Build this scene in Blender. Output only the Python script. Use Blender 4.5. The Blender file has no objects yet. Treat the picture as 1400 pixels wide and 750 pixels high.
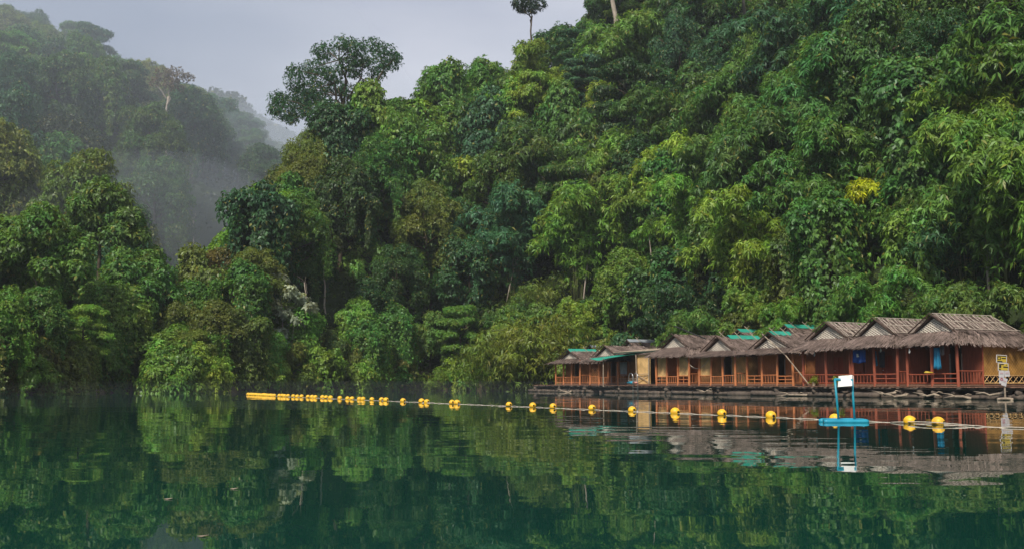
import bpy, math, random
import numpy as np
from mathutils import Vector, Matrix

R = math.radians
rng = np.random.default_rng(11)
random.seed(11)
scn = bpy.context.scene
COL = scn.collection

# ------------------------------------------------------------------ camera
CAM_H, F, HOR = 0.9, 1400.0, 522.0           # eye height, focal length and horizon row in the photo's pixels
TH = math.atan((HOR - 375.0) / F)
cd = bpy.data.cameras.new('camera'); cam = bpy.data.objects.new('camera', cd); COL.objects.link(cam)
cam.location = (0, 0, CAM_H); cam.rotation_euler = (math.pi / 2 + TH, 0, 0)
cd.sensor_width = 36; cd.lens = 36; cd.clip_start = 0.1; cd.clip_end = 6000
scn.camera = cam

# ------------------------------------------------------------------ sky, sun, exposure
SUN_EL, SUN_AZ = 46.0, -152.0                 # azimuth: compass angle from +Y, clockwise; the sun stands behind and left
w = bpy.data.worlds.new('World'); scn.world = w; w.use_nodes = True
nt = w.node_tree; nt.nodes.clear()
def N(nt, t, **kw):
    n = nt.nodes.new(t)
    for k, v in kw.items(): setattr(n, k, v)
    return n
out = N(nt, 'ShaderNodeOutputWorld'); bg = N(nt, 'ShaderNodeBackground'); bg.inputs[1].default_value = 0.1
sky = N(nt, 'ShaderNodeTexSky', sky_type='NISHITA', sun_disc=False, sun_elevation=R(SUN_EL), sun_rotation=R(SUN_AZ), air_density=1.0, dust_density=3.0, ozone_density=1.0)
mx = N(nt, 'ShaderNodeMixRGB'); mx.inputs[0].default_value = 0.94
tc = N(nt, 'ShaderNodeTexCoord'); mp = N(nt, 'ShaderNodeMapping'); mp.inputs['Scale'].default_value = (1.0, 1.0, 3.0)
nz = N(nt, 'ShaderNodeTexNoise'); nz.inputs['Scale'].default_value = 1.6; nz.inputs['Detail'].default_value = 5
cr = N(nt, 'ShaderNodeValToRGB')
cr.color_ramp.elements[0].position = 0.30; cr.color_ramp.elements[0].color = (0.95, 1.08, 1.42, 1)
cr.color_ramp.elements[1].position = 0.70; cr.color_ramp.elements[1].color = (2.08, 2.12, 2.32, 1)
L = nt.links.new
sx = N(nt, 'ShaderNodeSeparateXYZ'); L(tc.outputs['Generated'], sx.inputs[0])
ga_ = N(nt, 'ShaderNodeMath', operation='MULTIPLY_ADD'); ga_.inputs[1].default_value = 0.75; L(sx.outputs['X'], ga_.inputs[0])
gb0 = N(nt, 'ShaderNodeMath', operation='MULTIPLY_ADD'); gb0.inputs[1].default_value = -0.45; gb0.inputs[2].default_value = 0.16; L(sx.outputs['Z'], gb0.inputs[0]); L(gb0.outputs[0], ga_.inputs[2])
ad = N(nt, 'ShaderNodeMath', operation='ADD'); L(tc.outputs['Generated'], mp.inputs[0]); L(mp.outputs[0], nz.inputs['Vector']); L(nz.outputs[0], ad.inputs[0]); L(ga_.outputs[0], ad.inputs[1]); L(ad.outputs[0], cr.inputs[0])
L(sky.outputs[0], mx.inputs[1]); L(cr.outputs[0], mx.inputs[2]); L(mx.outputs[0], bg.inputs[0]); L(bg.outputs[0], out.inputs[0])

sl = bpy.data.lights.new('sun', 'SUN'); sl.energy = 1.5; sl.angle = R(10); sl.color = (1.0, 0.93, 0.78)
sun = bpy.data.objects.new('sun', sl); COL.objects.link(sun)
_d = Vector((math.sin(R(SUN_AZ)) * math.cos(R(SUN_EL)), math.cos(R(SUN_AZ)) * math.cos(R(SUN_EL)), math.sin(R(SUN_EL))))
sun.rotation_euler = _d.to_track_quat('Z', 'Y').to_euler()
vs = scn.view_settings
scn.display_settings.display_device = 'sRGB'
vs.view_transform = 'Standard'; vs.look = 'None'; vs.gamma = 1; vs.use_curve_mapping = False
vs.exposure = 1.75
cy = scn.cycles
cy.max_bounces = 6; cy.diffuse_bounces = 3; cy.glossy_bounces = 3; cy.transmission_bounces = 3; cy.volume_bounces = 1
cy.transparent_max_bounces = 4; cy.use_denoising = True; cy.caustics_reflective = False; cy.caustics_refractive = False
cy.use_adaptive_sampling = False

# ------------------------------------------------------------------ projection helpers (photo pixel <-> world point)
_c, _s = math.cos(TH), math.sin(TH)
def ray(px, py):
    a, b = (px - 700) / F, (375 - py) / F
    return Vector((a, _c - _s * b, _s + _c * b))
def at(px, py, Y):                               # the point seen at that pixel, Y metres ahead
    d = ray(px, py); return Vector((0, 0, CAM_H)) + d * (Y / d.y)
def proj(p):
    x, y, z = p[0], p[1], p[2] - CAM_H
    dz = y * _c + z * _s; dy = -y * _s + z * _c
    return 700 + F * x / dz, 375 - F * dy / dz

# ------------------------------------------------------------------ mesh helpers
class MB:
    """collects boxes, bars and tubes into one mesh"""
    def __init__(s): s.v = []; s.f = []
    def add(s, vs, fs):
        n = len(s.v); s.v += [tuple(v) for v in vs]; s.f += [tuple(i + n for i in f) for f in fs]; return s
    def box(s, c, d, rz=0, tilt=0):
        m = Matrix.Rotation(rz, 3, 'Z') @ Matrix.Rotation(tilt, 3, 'Y')
        vs = [Vector(c) + m @ Vector((i * d[0] / 2, j * d[1] / 2, k * d[2] / 2)) for i in (-1, 1) for j in (-1, 1) for k in (-1, 1)]
        return s.add(vs, [(0, 1, 3, 2), (4, 6, 7, 5), (0, 4, 5, 1), (2, 3, 7, 6), (0, 2, 6, 4), (1, 5, 7, 3)])
    def tube(s, pts, r, n=7, closed=False):
        pts = [Vector(p) for p in pts]; k = len(pts)
        rr = r if isinstance(r, (list, tuple)) else [r] * k
        vs = []; prev = None
        for i, p in enumerate(pts):
            if closed: t = pts[(i + 1) % k] - pts[i - 1]
            else: t = pts[min(i + 1, k - 1)] - pts[max(i - 1, 0)]
            t.normalize()
            a = prev if prev is not None else (Vector((0, 0, 1)) if abs(t.z) < 0.9 else Vector((1, 0, 0)))
            a = (a - t * a.dot(t))
            if a.length < 1e-4: a = t.orthogonal()
            a.normalize(); prev = a; b = t.cross(a)
            for j in range(n):
                th = 2 * math.pi * j / n
                vs.append(p + (a * math.cos(th) + b * math.sin(th)) * rr[i])
        fs = []
        for i in range(k if closed else k - 1):
            for j in range(n):
                A, B = i * n + j, i * n + (j + 1) % n; C, D = ((i + 1) % k) * n + (j + 1) % n, ((i + 1) % k) * n + j
                fs.append((A, B, C, D))
        if not closed:
            fs.append(tuple(range(n - 1, -1, -1))); fs.append(tuple(range((k - 1) * n, k * n)))
        return s.add(vs, fs)
    def prism(s, poly, off):                       # flat polygon thickened by the vector off
        n = len(poly); a = [Vector(p) for p in poly]; b = [p + Vector(off) for p in a]
        return s.add(a + b, [tuple(range(n - 1, -1, -1)), tuple(range(n, 2 * n))] + [(i, (i + 1) % n, (i + 1) % n + n, i + n) for i in range(n)])
    def ball(s, c, r, nu=18, nv=11):
        rx, ry, rz = r if isinstance(r, (tuple, list)) else (r, r, r)
        vs = [(c[0], c[1], c[2] + rz)]
        for i in range(1, nv):
            ph = math.pi * i / nv
            for j in range(nu):
                th = 2 * math.pi * j / nu
                vs.append((c[0] + rx * math.sin(ph) * math.cos(th), c[1] + ry * math.sin(ph) * math.sin(th), c[2] + rz * math.cos(ph)))
        vs.append((c[0], c[1], c[2] - rz)); e = len(vs) - 1
        fs = [(0, 1 + j, 1 + (j + 1) % nu) for j in range(nu)]
        for i in range(nv - 2):
            for j in range(nu):
                a = 1 + i * nu + j; b = 1 + i * nu + (j + 1) % nu
                fs.append((a, a + nu, b + nu, b))
        fs += [(e, 1 + (nv - 2) * nu + (j + 1) % nu, 1 + (nv - 2) * nu + j) for j in range(nu)]
        return s.add(vs, fs)
    def mesh(s, name, smooth=False):
        me = bpy.data.meshes.new(name); me.from_pydata(s.v, [], s.f); me.update()
        if smooth:
            me.polygons.foreach_set('use_smooth', [True] * len(me.polygons))
        return me
    def build(s, name, mat, parent=None, smooth=False):
        return link(name, s.mesh(name, smooth), mat, parent)

def link(name, me, mat, parent=None):
    if mat is not None and not me.materials: me.materials.append(mat)
    o = bpy.data.objects.new(name, me); COL.objects.link(o)
    if parent is not None: o.parent = parent
    return o
def empty(name, loc, rz=0.0, label=None, cat=None, group=None):
    o = bpy.data.objects.new(name, None); COL.objects.link(o); o.empty_display_size = 0.2
    o.location = loc; o.rotation_euler = (0, 0, rz); tag(o, label, cat, group); return o
def tag(o, label=None, cat=None, group=None, kind=None):
    if label: o['label'] = label
    if cat: o['category'] = cat
    if group: o['group'] = group
    if kind: o['kind'] = kind
    return o
def quad_mesh(name, V):                             # V: n x 4 x 3 array of loose quads
    n = len(V); me = bpy.data.meshes.new(name)
    me.vertices.add(4 * n); me.vertices.foreach_set('co', V.astype(np.float32).ravel())
    me.loops.add(4 * n); me.loops.foreach_set('vertex_index', np.arange(4 * n, dtype=np.int32))
    me.polygons.add(n); me.polygons.foreach_set('loop_start', np.arange(0, 4 * n, 4, dtype=np.int32))
    me.polygons.foreach_set('loop_total', np.full(n, 4, dtype=np.int32))
    me.update(calc_edges=True); return me

# ------------------------------------------------------------------ materials
def material(name):
    m = bpy.data.materials.new(name); m.use_nodes = True; nt = m.node_tree; nt.nodes.clear()
    return m, nt, N(nt, 'ShaderNodeOutputMaterial')
def solid(name, c1, c2=None, rough=0.7, scale=3.0, stretch=(1, 1, 1), bump=0.0, island=0.0, metal=0.0, spec=0.4, detail=6):
    """noise-varied colour, optional bump and per-piece brightness"""
    m, nt, o = material(name); L = nt.links.new
    b = N(nt, 'ShaderNodeBsdfPrincipled'); b.inputs['Roughness'].default_value = rough; b.inputs['Metallic'].default_value = metal
    b.inputs['Specular IOR Level'].default_value = spec
    t = N(nt, 'ShaderNodeTexCoord'); mp = N(nt, 'ShaderNodeMapping'); mp.inputs['Scale'].default_value = stretch
    nz = N(nt, 'ShaderNodeTexNoise'); nz.inputs['Scale'].default_value = scale; nz.inputs['Detail'].default_value = detail; nz.inputs['Roughness'].default_value = 0.65
    L(t.outputs['Object'], mp.inputs[0]); L(mp.outputs[0], nz.inputs['Vector'])
    cr = N(nt, 'ShaderNodeValToRGB'); cr.color_ramp.elements[0].position = 0.33; cr.color_ramp.elements[1].position = 0.67
    c2 = c2 or tuple(x * 0.6 for x in c1)
    cr.color_ramp.elements[0].color = (*c2, 1); cr.color_ramp.elements[1].color = (*c1, 1)
    L(nz.outputs[0], cr.inputs[0]); col = cr.outputs[0]
    if island:
        g = N(nt, 'ShaderNodeNewGeometry'); mr = N(nt, 'ShaderNodeMapRange'); mr.inputs[3].default_value = 1 - island; mr.inputs[4].default_value = 1 + island
        hs = N(nt, 'ShaderNodeHueSaturation'); L(g.outputs['Random Per Island'], mr.inputs[0]); L(mr.outputs[0], hs.inputs['Value']); L(col, hs.inputs['Color']); col = hs.outputs[0]
    L(col, b.inputs['Base Color'])
    if bump:
        bp = N(nt, 'ShaderNodeBump'); bp.inputs['Strength'].default_value = bump; bp.inputs['Distance'].default_value = 0.02
        L(nz.outputs[0], bp.inputs['Height']); L(bp.outputs[0], b.inputs['Normal'])
    L(b.outputs[0], o.inputs[0]); return m

def leaf_material(name, gloss=0.018, trans=0.33):
    """the crown's own colour comes from the object; each leaf differs a little"""
    m, nt, o = material(name); L = nt.links.new
    oi = N(nt, 'ShaderNodeObjectInfo'); g = N(nt, 'ShaderNodeNewGeometry'); tc = N(nt, 'ShaderNodeTexCoord')
    nz = N(nt, 'ShaderNodeTexNoise'); nz.inputs['Scale'].default_value = 0.55; nz.inputs['Detail'].default_value = 3
    L(tc.outputs['Object'], nz.inputs['Vector'])
    v = N(nt, 'ShaderNodeMapRange'); v.inputs[3].default_value = 0.6; v.inputs[4].default_value = 1.4; L(g.outputs['Random Per Island'], v.inputs[0])
    n2 = N(nt, 'ShaderNodeTexNoise'); n2.inputs['Scale'].default_value = 1.3; n2.inputs['Detail'].default_value = 2; L(tc.outputs['Object'], n2.inputs['Vector'])
    m2 = N(nt, 'ShaderNodeMapRange'); m2.inputs[1].default_value = 0.3; m2.inputs[2].default_value = 0.7; m2.inputs[3].default_value = 0.65; m2.inputs[4].default_value = 1.4; L(n2.outputs[0], m2.inputs[0])
    mu = N(nt, 'ShaderNodeMath', operation='MULTIPLY'); L(v.outputs[0], mu.inputs[0]); L(m2.outputs[0], mu.inputs[1]); v = mu
    h = N(nt, 'ShaderNodeMapRange'); h.inputs[1].default_value = 0.3; h.inputs[2].default_value = 0.7; h.inputs[3].default_value = 0.475; h.inputs[4].default_value = 0.525; L(nz.outputs[0], h.inputs[0])
    hs = N(nt, 'ShaderNodeHueSaturation'); L(h.outputs[0], hs.inputs['Hue']); L(v.outputs[0], hs.inputs['Value']); L(oi.outputs['Color'], hs.inputs['Color'])
    d = N(nt, 'ShaderNodeBsdfDiffuse'); t = N(nt, 'ShaderNodeBsdfTranslucent'); s = N(nt, 'ShaderNodeBsdfGlossy'); s.inputs['Roughness'].default_value = 0.42
    hs2 = N(nt, 'ShaderNodeMixRGB', blend_type='MULTIPLY'); hs2.inputs[0].default_value = 1; hs2.inputs[2].default_value = (1.35, 1.25, 0.5, 1)
    n3 = N(nt, 'ShaderNodeTexNoise'); n3.inputs['Scale'].default_value = 0.16; n3.inputs['Detail'].default_value = 3; L(g.outputs['Position'], n3.inputs['Vector'])
    r3 = N(nt, 'ShaderNodeMapRange'); r3.inputs[1].default_value = 0.35; r3.inputs[2].default_value = 0.68; r3.inputs[3].default_value = 0.0; r3.inputs[4].default_value = 0.6; L(n3.outputs[0], r3.inputs[0])
    w3 = N(nt, 'ShaderNodeMixRGB', blend_type='MULTIPLY'); w3.inputs[2].default_value = (1.42, 1.06, 0.80, 1); L(r3.outputs[0], w3.inputs[0]); L(hs.outputs[0], w3.inputs[1])
    r4 = N(nt, 'ShaderNodeMapRange'); r4.inputs[1].default_value = 0.955; r4.inputs[2].default_value = 0.97; r4.inputs[4].default_value = 0.7; L(g.outputs['Random Per Island'], r4.inputs[0])
    w4 = N(nt, 'ShaderNodeMixRGB'); w4.inputs[2].default_value = (0.26, 0.21, 0.045, 1); L(r4.outputs[0], w4.inputs[0]); L(w3.outputs[0], w4.inputs[1]); hs = w4
    L(hs.outputs[0], d.inputs[0]); L(hs.outputs[0], hs2.inputs[1]); L(hs2.outputs[0], t.inputs[0]); s.inputs[0].default_value = (0.8, 0.85, 0.9, 1)
    a = N(nt, 'ShaderNodeMixShader'); a.inputs[0].default_value = trans; b = N(nt, 'ShaderNodeMixShader'); b.inputs[0].default_value = gloss
    L(d.outputs[0], a.inputs[1]); L(t.outputs[0], a.inputs[2]); L(a.outputs[0], b.inputs[1]); L(s.outputs[0], b.inputs[2]); L(b.outputs[0], o.inputs[0])
    return m

M = {}
M['leaf'] = leaf_material('leaf')
M['bark_dark'] = solid('bark_dark', (0.10, 0.075, 0.05), (0.04, 0.03, 0.02), 0.9, 4, (1, 1, 0.3), 0.5)
M['bark_pale'] = solid('bark_pale', (0.42, 0.36, 0.30), (0.22, 0.18, 0.15), 0.85, 3, (1, 1, 0.3), 0.4)
M['culm'] = solid('culm', (0.16, 0.19, 0.06), (0.09, 0.10, 0.04), 0.6, 3)
def soil_material():
    m, nt, o = material('soil'); L = nt.links.new; g = N(nt, 'ShaderNodeNewGeometry'); sp = N(nt, 'ShaderNodeSeparateXYZ'); L(g.outputs['Position'], sp.inputs[0])
    nz = N(nt, 'ShaderNodeTexNoise'); nz.inputs['Scale'].default_value = 0.9; nz.inputs['Detail'].default_value = 8; L(g.outputs['Position'], nz.inputs['Vector'])
    a = N(nt, 'ShaderNodeMath', operation='MULTIPLY_ADD'); a.inputs[1].default_value = 5.0; L(nz.outputs[0], a.inputs[0]); L(sp.outputs['Z'], a.inputs[2])
    mr = N(nt, 'ShaderNodeMapRange'); mr.inputs[1].default_value = 2.6; mr.inputs[2].default_value = 5.5; L(a.outputs[0], mr.inputs[0])
    c = N(nt, 'ShaderNodeMixRGB'); c.inputs[1].default_value = (0.11, 0.085, 0.055, 1); c.inputs[2].default_value = (0.026, 0.040, 0.014, 1); L(mr.outputs[0], c.inputs[0])
    b = N(nt, 'ShaderNodeBsdfPrincipled'); b.inputs['Roughness'].default_value = 0.95; b.inputs['Specular IOR Level'].default_value = 0.15; L(c.outputs[0], b.inputs['Base Color'])
    bp = N(nt, 'ShaderNodeBump'); bp.inputs['Strength'].default_value = 0.8; bp.inputs['Distance'].default_value = 0.4; L(nz.outputs[0], bp.inputs['Height']); L(bp.outputs[0], b.inputs['Normal']); L(b.outputs[0], o.inputs[0]); return m
M['soil'] = soil_material()
M['thatch'] = solid('thatch', (0.31, 0.232, 0.205), (0.11, 0.080, 0.068), 0.9, 1.1, island=0.45, spec=0.2)
M['thatch_base'] = solid('thatch_base', (0.09, 0.062, 0.05), (0.05, 0.034, 0.028), 0.95, 3, spec=0.1)
M['batten'] = solid('batten', (0.52, 0.45, 0.39), (0.30, 0.25, 0.20), 0.7, 6, island=0.2)
M['lattice'] = solid('lattice', (0.78, 0.72, 0.64), (0.55, 0.5, 0.44), 0.7, 6)
M['gable'] = solid('gable', (0.30, 0.26, 0.23), (0.20, 0.17, 0.15), 0.8, 5)
M['gable_back'] = solid('gable_back', (0.20, 0.16, 0.13), (0.12, 0.09, 0.07), 0.9, 5)
M['red_wood'] = solid('red_wood', (0.34, 0.085, 0.042), (0.20, 0.052, 0.03), 0.6, 3, (3, 3, 0.6), 0.2)
M['red_wall'] = solid('red_wall', (0.27, 0.072, 0.036), (0.16, 0.046, 0.026), 0.65, 3, (4, 4, 0.5), 0.3)
M['orange_wood'] = solid('orange_wood', (0.54, 0.20, 0.075), (0.33, 0.12, 0.05), 0.55, 3, (3, 3, 0.6), 0.2)
M['orange_wall'] = solid('orange_wall', (0.46, 0.19, 0.07), (0.30, 0.11, 0.042), 0.7, 4, (3, 3, 1), 0.3)
M['door'] = solid('door', (0.26, 0.045, 0.02), (0.18, 0.03, 0.015), 0.55, 4, (4, 4, 0.4), 0.2)
M['shade_and_dark_pole'] = solid('shade_and_dark_pole', (0.02, 0.022, 0.022), (0.012, 0.012, 0.012), 0.6, 3)  # near-black: painted shade in openings, also the colour of the dark poles
M['deck'] = solid('deck', (0.24, 0.13, 0.085), (0.13, 0.07, 0.05), 0.8, 2, (1, 6, 1), 0.3, island=0.3)
M['log'] = solid('log', (0.13, 0.10, 0.08), (0.045, 0.034, 0.028), 0.85, 3, (1, 1, 1), 0.5, island=0.5)
M['driftwood'] = solid('driftwood', (0.36, 0.29, 0.22), (0.17, 0.13, 0.10), 0.8, 4, island=0.3)
M['tarp'] = solid('tarp', (0.03, 0.33, 0.24), (0.02, 0.24, 0.18), 0.5, 2)
M['dark_tarp'] = solid('dark_tarp', (0.03, 0.07, 0.055), (0.02, 0.04, 0.03), 0.5, 2)
M['tin'] = solid('tin', (0.42, 0.47, 0.52), (0.28, 0.31, 0.35), 0.45, 2, metal=0.3)
M['steel'] = solid('steel', (0.62, 0.64, 0.66), (0.5, 0.5, 0.52), 0.28, 3, metal=0.9)
M['blue_paint'] = solid('blue_paint', (0.015, 0.29, 0.40), (0.012, 0.20, 0.30), 0.4, 5)
M['blue_float'] = solid('blue_float', (0.015, 0.30, 0.44), (0.01, 0.20, 0.33), 0.45, 3)
M['blue_cloth'] = solid('blue_cloth', (0.01, 0.07, 0.33), (0.008, 0.05, 0.22), 0.8, 3)
M['teal_cloth'] = solid('teal_cloth', (0.01, 0.20, 0.36), (0.008, 0.13, 0.26), 0.8, 3)
M['grey_cloth'] = solid('grey_cloth', (0.22, 0.21, 0.22), (0.14, 0.13, 0.14), 0.9, 3)
M['dark_cloth'] = solid('dark_cloth', (0.03, 0.035, 0.05), (0.02, 0.02, 0.025), 0.9, 3)
M['pink'] = solid('pink', (0.60, 0.28, 0.22), (0.5, 0.2, 0.16), 0.6, 3)
M['yellow'] = solid('yellow', (0.86, 0.47, 0.014), (0.60, 0.32, 0.02), 0.48, 9, spec=0.4)
M['black'] = solid('black', (0.015, 0.014, 0.012), None, 0.7)
M['paper'] = solid('paper', (0.52, 0.50, 0.52), (0.42, 0.40, 0.42), 0.7, 4)
M['white'] = solid('white', (0.72, 0.72, 0.71), (0.52, 0.52, 0.50), 0.5, 6)
M['sign_yellow'] = solid('sign_yellow', (0.52, 0.37, 0.04), (0.4, 0.28, 0.03), 0.5, 6)
M['sign_red'] = solid('sign_red', (0.5, 0.06, 0.10), None, 0.6)
M['rope'] = solid('rope', (0.58, 0.52, 0.44), (0.34, 0.30, 0.25), 0.8, 12)

def buoy_material():
    m, nt, o = material('buoy_yellow'); L = nt.links.new; t = N(nt, 'ShaderNodeTexCoord'); sp = N(nt, 'ShaderNodeSeparateXYZ'); L(t.outputs['Object'], sp.inputs[0]); oi = N(nt, 'ShaderNodeObjectInfo')
    nz = N(nt, 'ShaderNodeTexNoise'); nz.inputs['Scale'].default_value = 14; nz.inputs['Detail'].default_value = 6; nz.noise_dimensions = '4D'; L(t.outputs['Object'], nz.inputs['Vector'])
    w4 = N(nt, 'ShaderNodeMath', operation='MULTIPLY'); w4.inputs[1].default_value = 40; L(oi.outputs['Random'], w4.inputs[0]); L(w4.outputs[0], nz.inputs['W'])
    cr = N(nt, 'ShaderNodeValToRGB'); cr.color_ramp.elements[0].position = 0.32; cr.color_ramp.elements[0].color = (0.52, 0.30, 0.035, 1); cr.color_ramp.elements[1].position = 0.55; cr.color_ramp.elements[1].color = (0.86, 0.48, 0.015, 1); L(nz.outputs[0], cr.inputs[0])
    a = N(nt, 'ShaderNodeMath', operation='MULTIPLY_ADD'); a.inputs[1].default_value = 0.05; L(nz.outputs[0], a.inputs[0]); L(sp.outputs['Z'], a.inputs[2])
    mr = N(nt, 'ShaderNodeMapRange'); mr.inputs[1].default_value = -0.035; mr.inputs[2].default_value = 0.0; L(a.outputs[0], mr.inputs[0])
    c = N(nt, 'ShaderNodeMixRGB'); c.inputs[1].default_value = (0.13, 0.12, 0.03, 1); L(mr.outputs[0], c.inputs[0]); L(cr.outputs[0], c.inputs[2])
    b = N(nt, 'ShaderNodeBsdfPrincipled'); b.inputs['Roughness'].default_value = 0.5; L(c.outputs[0], b.inputs[0]); L(b.outputs[0], o.inputs[0]); return m
M['buoy_yellow'] = buoy_material()
def woven(name, a, b, sc=9):
    m, nt, o = material(name); L = nt.links.new
    t = N(nt, 'ShaderNodeTexCoord'); br = N(nt, 'ShaderNodeTexChecker'); br.inputs['Scale'].default_value = sc
    br.inputs[1].default_value = (*a, 1); br.inputs[2].default_value = (*b, 1)
    nz = N(nt, 'ShaderNodeTexNoise'); nz.inputs['Scale'].default_value = 1.7; nz.inputs['Detail'].default_value = 5
    mr = N(nt, 'ShaderNodeMapRange'); mr.inputs[1].default_value = 0.3; mr.inputs[2].default_value = 0.7; mr.inputs[3].default_value = 0.6; mr.inputs[4].default_value = 1.15
    hs = N(nt, 'ShaderNodeHueSaturation'); p = N(nt, 'ShaderNodeBsdfPrincipled'); p.inputs['Roughness'].default_value = 0.7
    L(t.outputs['Object'], br.inputs[0]); L(t.outputs['Object'], nz.inputs['Vector']); L(nz.outputs[0], mr.inputs[0]); L(mr.outputs[0], hs.inputs['Value'])
    L(br.outputs[0], hs.inputs['Color']); L(hs.outputs[0], p.inputs[0]); L(p.outputs[0], o.inputs[0]); return m
M['mat_tan'] = woven('mat_tan', (0.70, 0.46, 0.20), (0.58, 0.36, 0.15))
M['mat_ochre'] = woven('mat_ochre', (0.48, 0.26, 0.065), (0.38, 0.20, 0.05))
M['mat_brown'] = woven('mat_brown', (0.40, 0.18, 0.075), (0.30, 0.13, 0.055))

def water_material():
    m, nt, o = material('water'); L = nt.links.new
    g = N(nt, 'ShaderNodeNewGeometry')
    def layer(scale, stretch, amp, det):
        mp = N(nt, 'ShaderNodeMapping'); mp.inputs['Scale'].default_value = stretch; L(g.outputs['Position'], mp.inputs[0])
        nz = N(nt, 'ShaderNodeTexNoise'); nz.inputs['Scale'].default_value = scale; nz.inputs['Detail'].default_value = det; L(mp.outputs[0], nz.inputs['Vector'])
        s = N(nt, 'ShaderNodeVectorMath', operation='SUBTRACT'); s.inputs[1].default_value = (0.5, 0.5, 0.5); L(nz.outputs['Color'], s.inputs[0])
        k = N(nt, 'ShaderNodeVectorMath', operation='MULTIPLY'); k.inputs[1].default_value = (amp * 0.6, amp, 0); L(s.outputs[0], k.inputs[0]); return k
    a = layer(1.5, (0.3, 1, 1), 0.022, 2); b = layer(0.2, (0.7, 1, 1), 0.014, 2); 
    c = layer(6.0, (0.6, 1, 1), 0.006, 1)
    s1 = N(nt, 'ShaderNodeVectorMath', operation='ADD'); L(a.outputs[0], s1.inputs[0]); L(b.outputs[0], s1.inputs[1])
    s2 = N(nt, 'ShaderNodeVectorMath', operation='ADD'); L(s1.outputs[0], s2.inputs[0]); L(c.outputs[0], s2.inputs[1])
    pn = N(nt, 'ShaderNodeTexNoise'); pn.inputs['Scale'].default_value = 0.06; pn.inputs['Detail'].default_value = 2; L(g.outputs['Position'], pn.inputs['Vector'])
    pr = N(nt, 'ShaderNodeMapRange'); pr.inputs[1].default_value = 0.35; pr.inputs[2].default_value = 0.65; pr.inputs[3].default_value = 0.45; pr.inputs[4].default_value = 1.5; L(pn.outputs[0], pr.inputs[0])
    pm = N(nt, 'ShaderNodeVectorMath', operation='SCALE'); L(s2.outputs[0], pm.inputs[0]); L(pr.outputs[0], pm.inputs['Scale']); s2 = pm
    s3 = N(nt, 'ShaderNodeVectorMath', operation='ADD'); L(s2.outputs[0], s3.inputs[0]); s3.inputs[1].default_value = (0, 0, 1)
    nn = N(nt, 'ShaderNodeVectorMath', operation='NORMALIZE'); L(s3.outputs[0], nn.inputs[0])
    p = N(nt, 'ShaderNodeBsdfPrincipled'); p.inputs['Base Color'].default_value = (0.003, 0.036, 0.026, 1); p.inputs['Roughness'].default_value = 0.015
    p.inputs['IOR'].default_value = 1.34; L(nn.outputs[0], p.inputs['Normal']); L(p.outputs[0], o.inputs[0]); return m
M['water'] = water_material()

# ------------------------------------------------------------------ terrain
def poly_dist(P, poly, closed=True):
    """distance of the points P (n x 2) to a polyline, and whether they are inside it"""
    Q = np.array(poly, float); A = Q; B = np.roll(Q, -1, 0)
    if not closed: A, B = Q[:-1], Q[1:]
    best = np.full(len(P), 1e9)
    for a, b in zip(A, B):
        ab = b - a; t = np.clip(((P - a) @ ab) / (ab @ ab), 0, 1); best = np.minimum(best, np.hypot(*(P - a - t[:, None] * ab).T))
    ins = np.zeros(len(P), bool)
    if closed:
        for a, b in zip(A, B):
            c = ((a[1] > P[:, 1]) != (b[1] > P[:, 1]))
            with np.errstate(divide='ignore', invalid='ignore'):
                x = (b[0] - a[0]) * (P[:, 1] - a[1]) / (b[1] - a[1]) + a[0]
            ins ^= c & (P[:, 0] < x)
    return best, ins
RIGHT = [(70, -10), (46, 30), (39.5, 48), (34, 59), (27, 71), (20, 84), (13.5, 97), (8, 107), (0, 113), (-8, 116), (-14, 110), (-19, 102), (-24, 95), (-28, 85),
         (-30, 87), (-32.5, 103), (-40, 129), (-50, 160), (-58, 200), (-60, 260), (-60, 700), (500, 700), (500, -10)]
LEFT = [(-70, 20), (-52, 46), (-43, 61), (-37, 72), (-34, 83), (-34, 92), (-37, 103), (-45, 130), (-54, 160), (-60, 200), (-62, 260), (-60, 700), (-700, 700), (-700, 20)]
def vnoise(x, y, sc, seed=0):
    x = x / sc + seed * 17.3; y = y / sc + seed * 9.1
    xi, yi = np.floor(x), np.floor(y); fx, fy = x - xi, y - yi; fx = fx * fx * (3 - 2 * fx); fy = fy * fy * (3 - 2 * fy)
    h = lambda a, b: np.modf(np.abs(np.sin(a * 127.1 + b * 311.7 + seed) * 43758.5453))[0]
    return (h(xi, yi) * (1 - fx) + h(xi + 1, yi) * fx) * (1 - fy) + (h(xi, yi + 1) * (1 - fx) + h(xi + 1, yi + 1) * fx) * fy - 0.5
CREST = [(at(px, py, D).x, D, at(px, py, D).z - (15 if px < 100 else 25 if px < 290 else 15)) for px, py, D in ((-220, -120, 240), (-60, -10, 250), (40, 18, 260), (110, 40, 270), (160, 85, 280), (235, 122, 290), (300, 160, 305), (350, 205, 330), (430, 245, 360), (520, 270, 400))]
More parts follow.
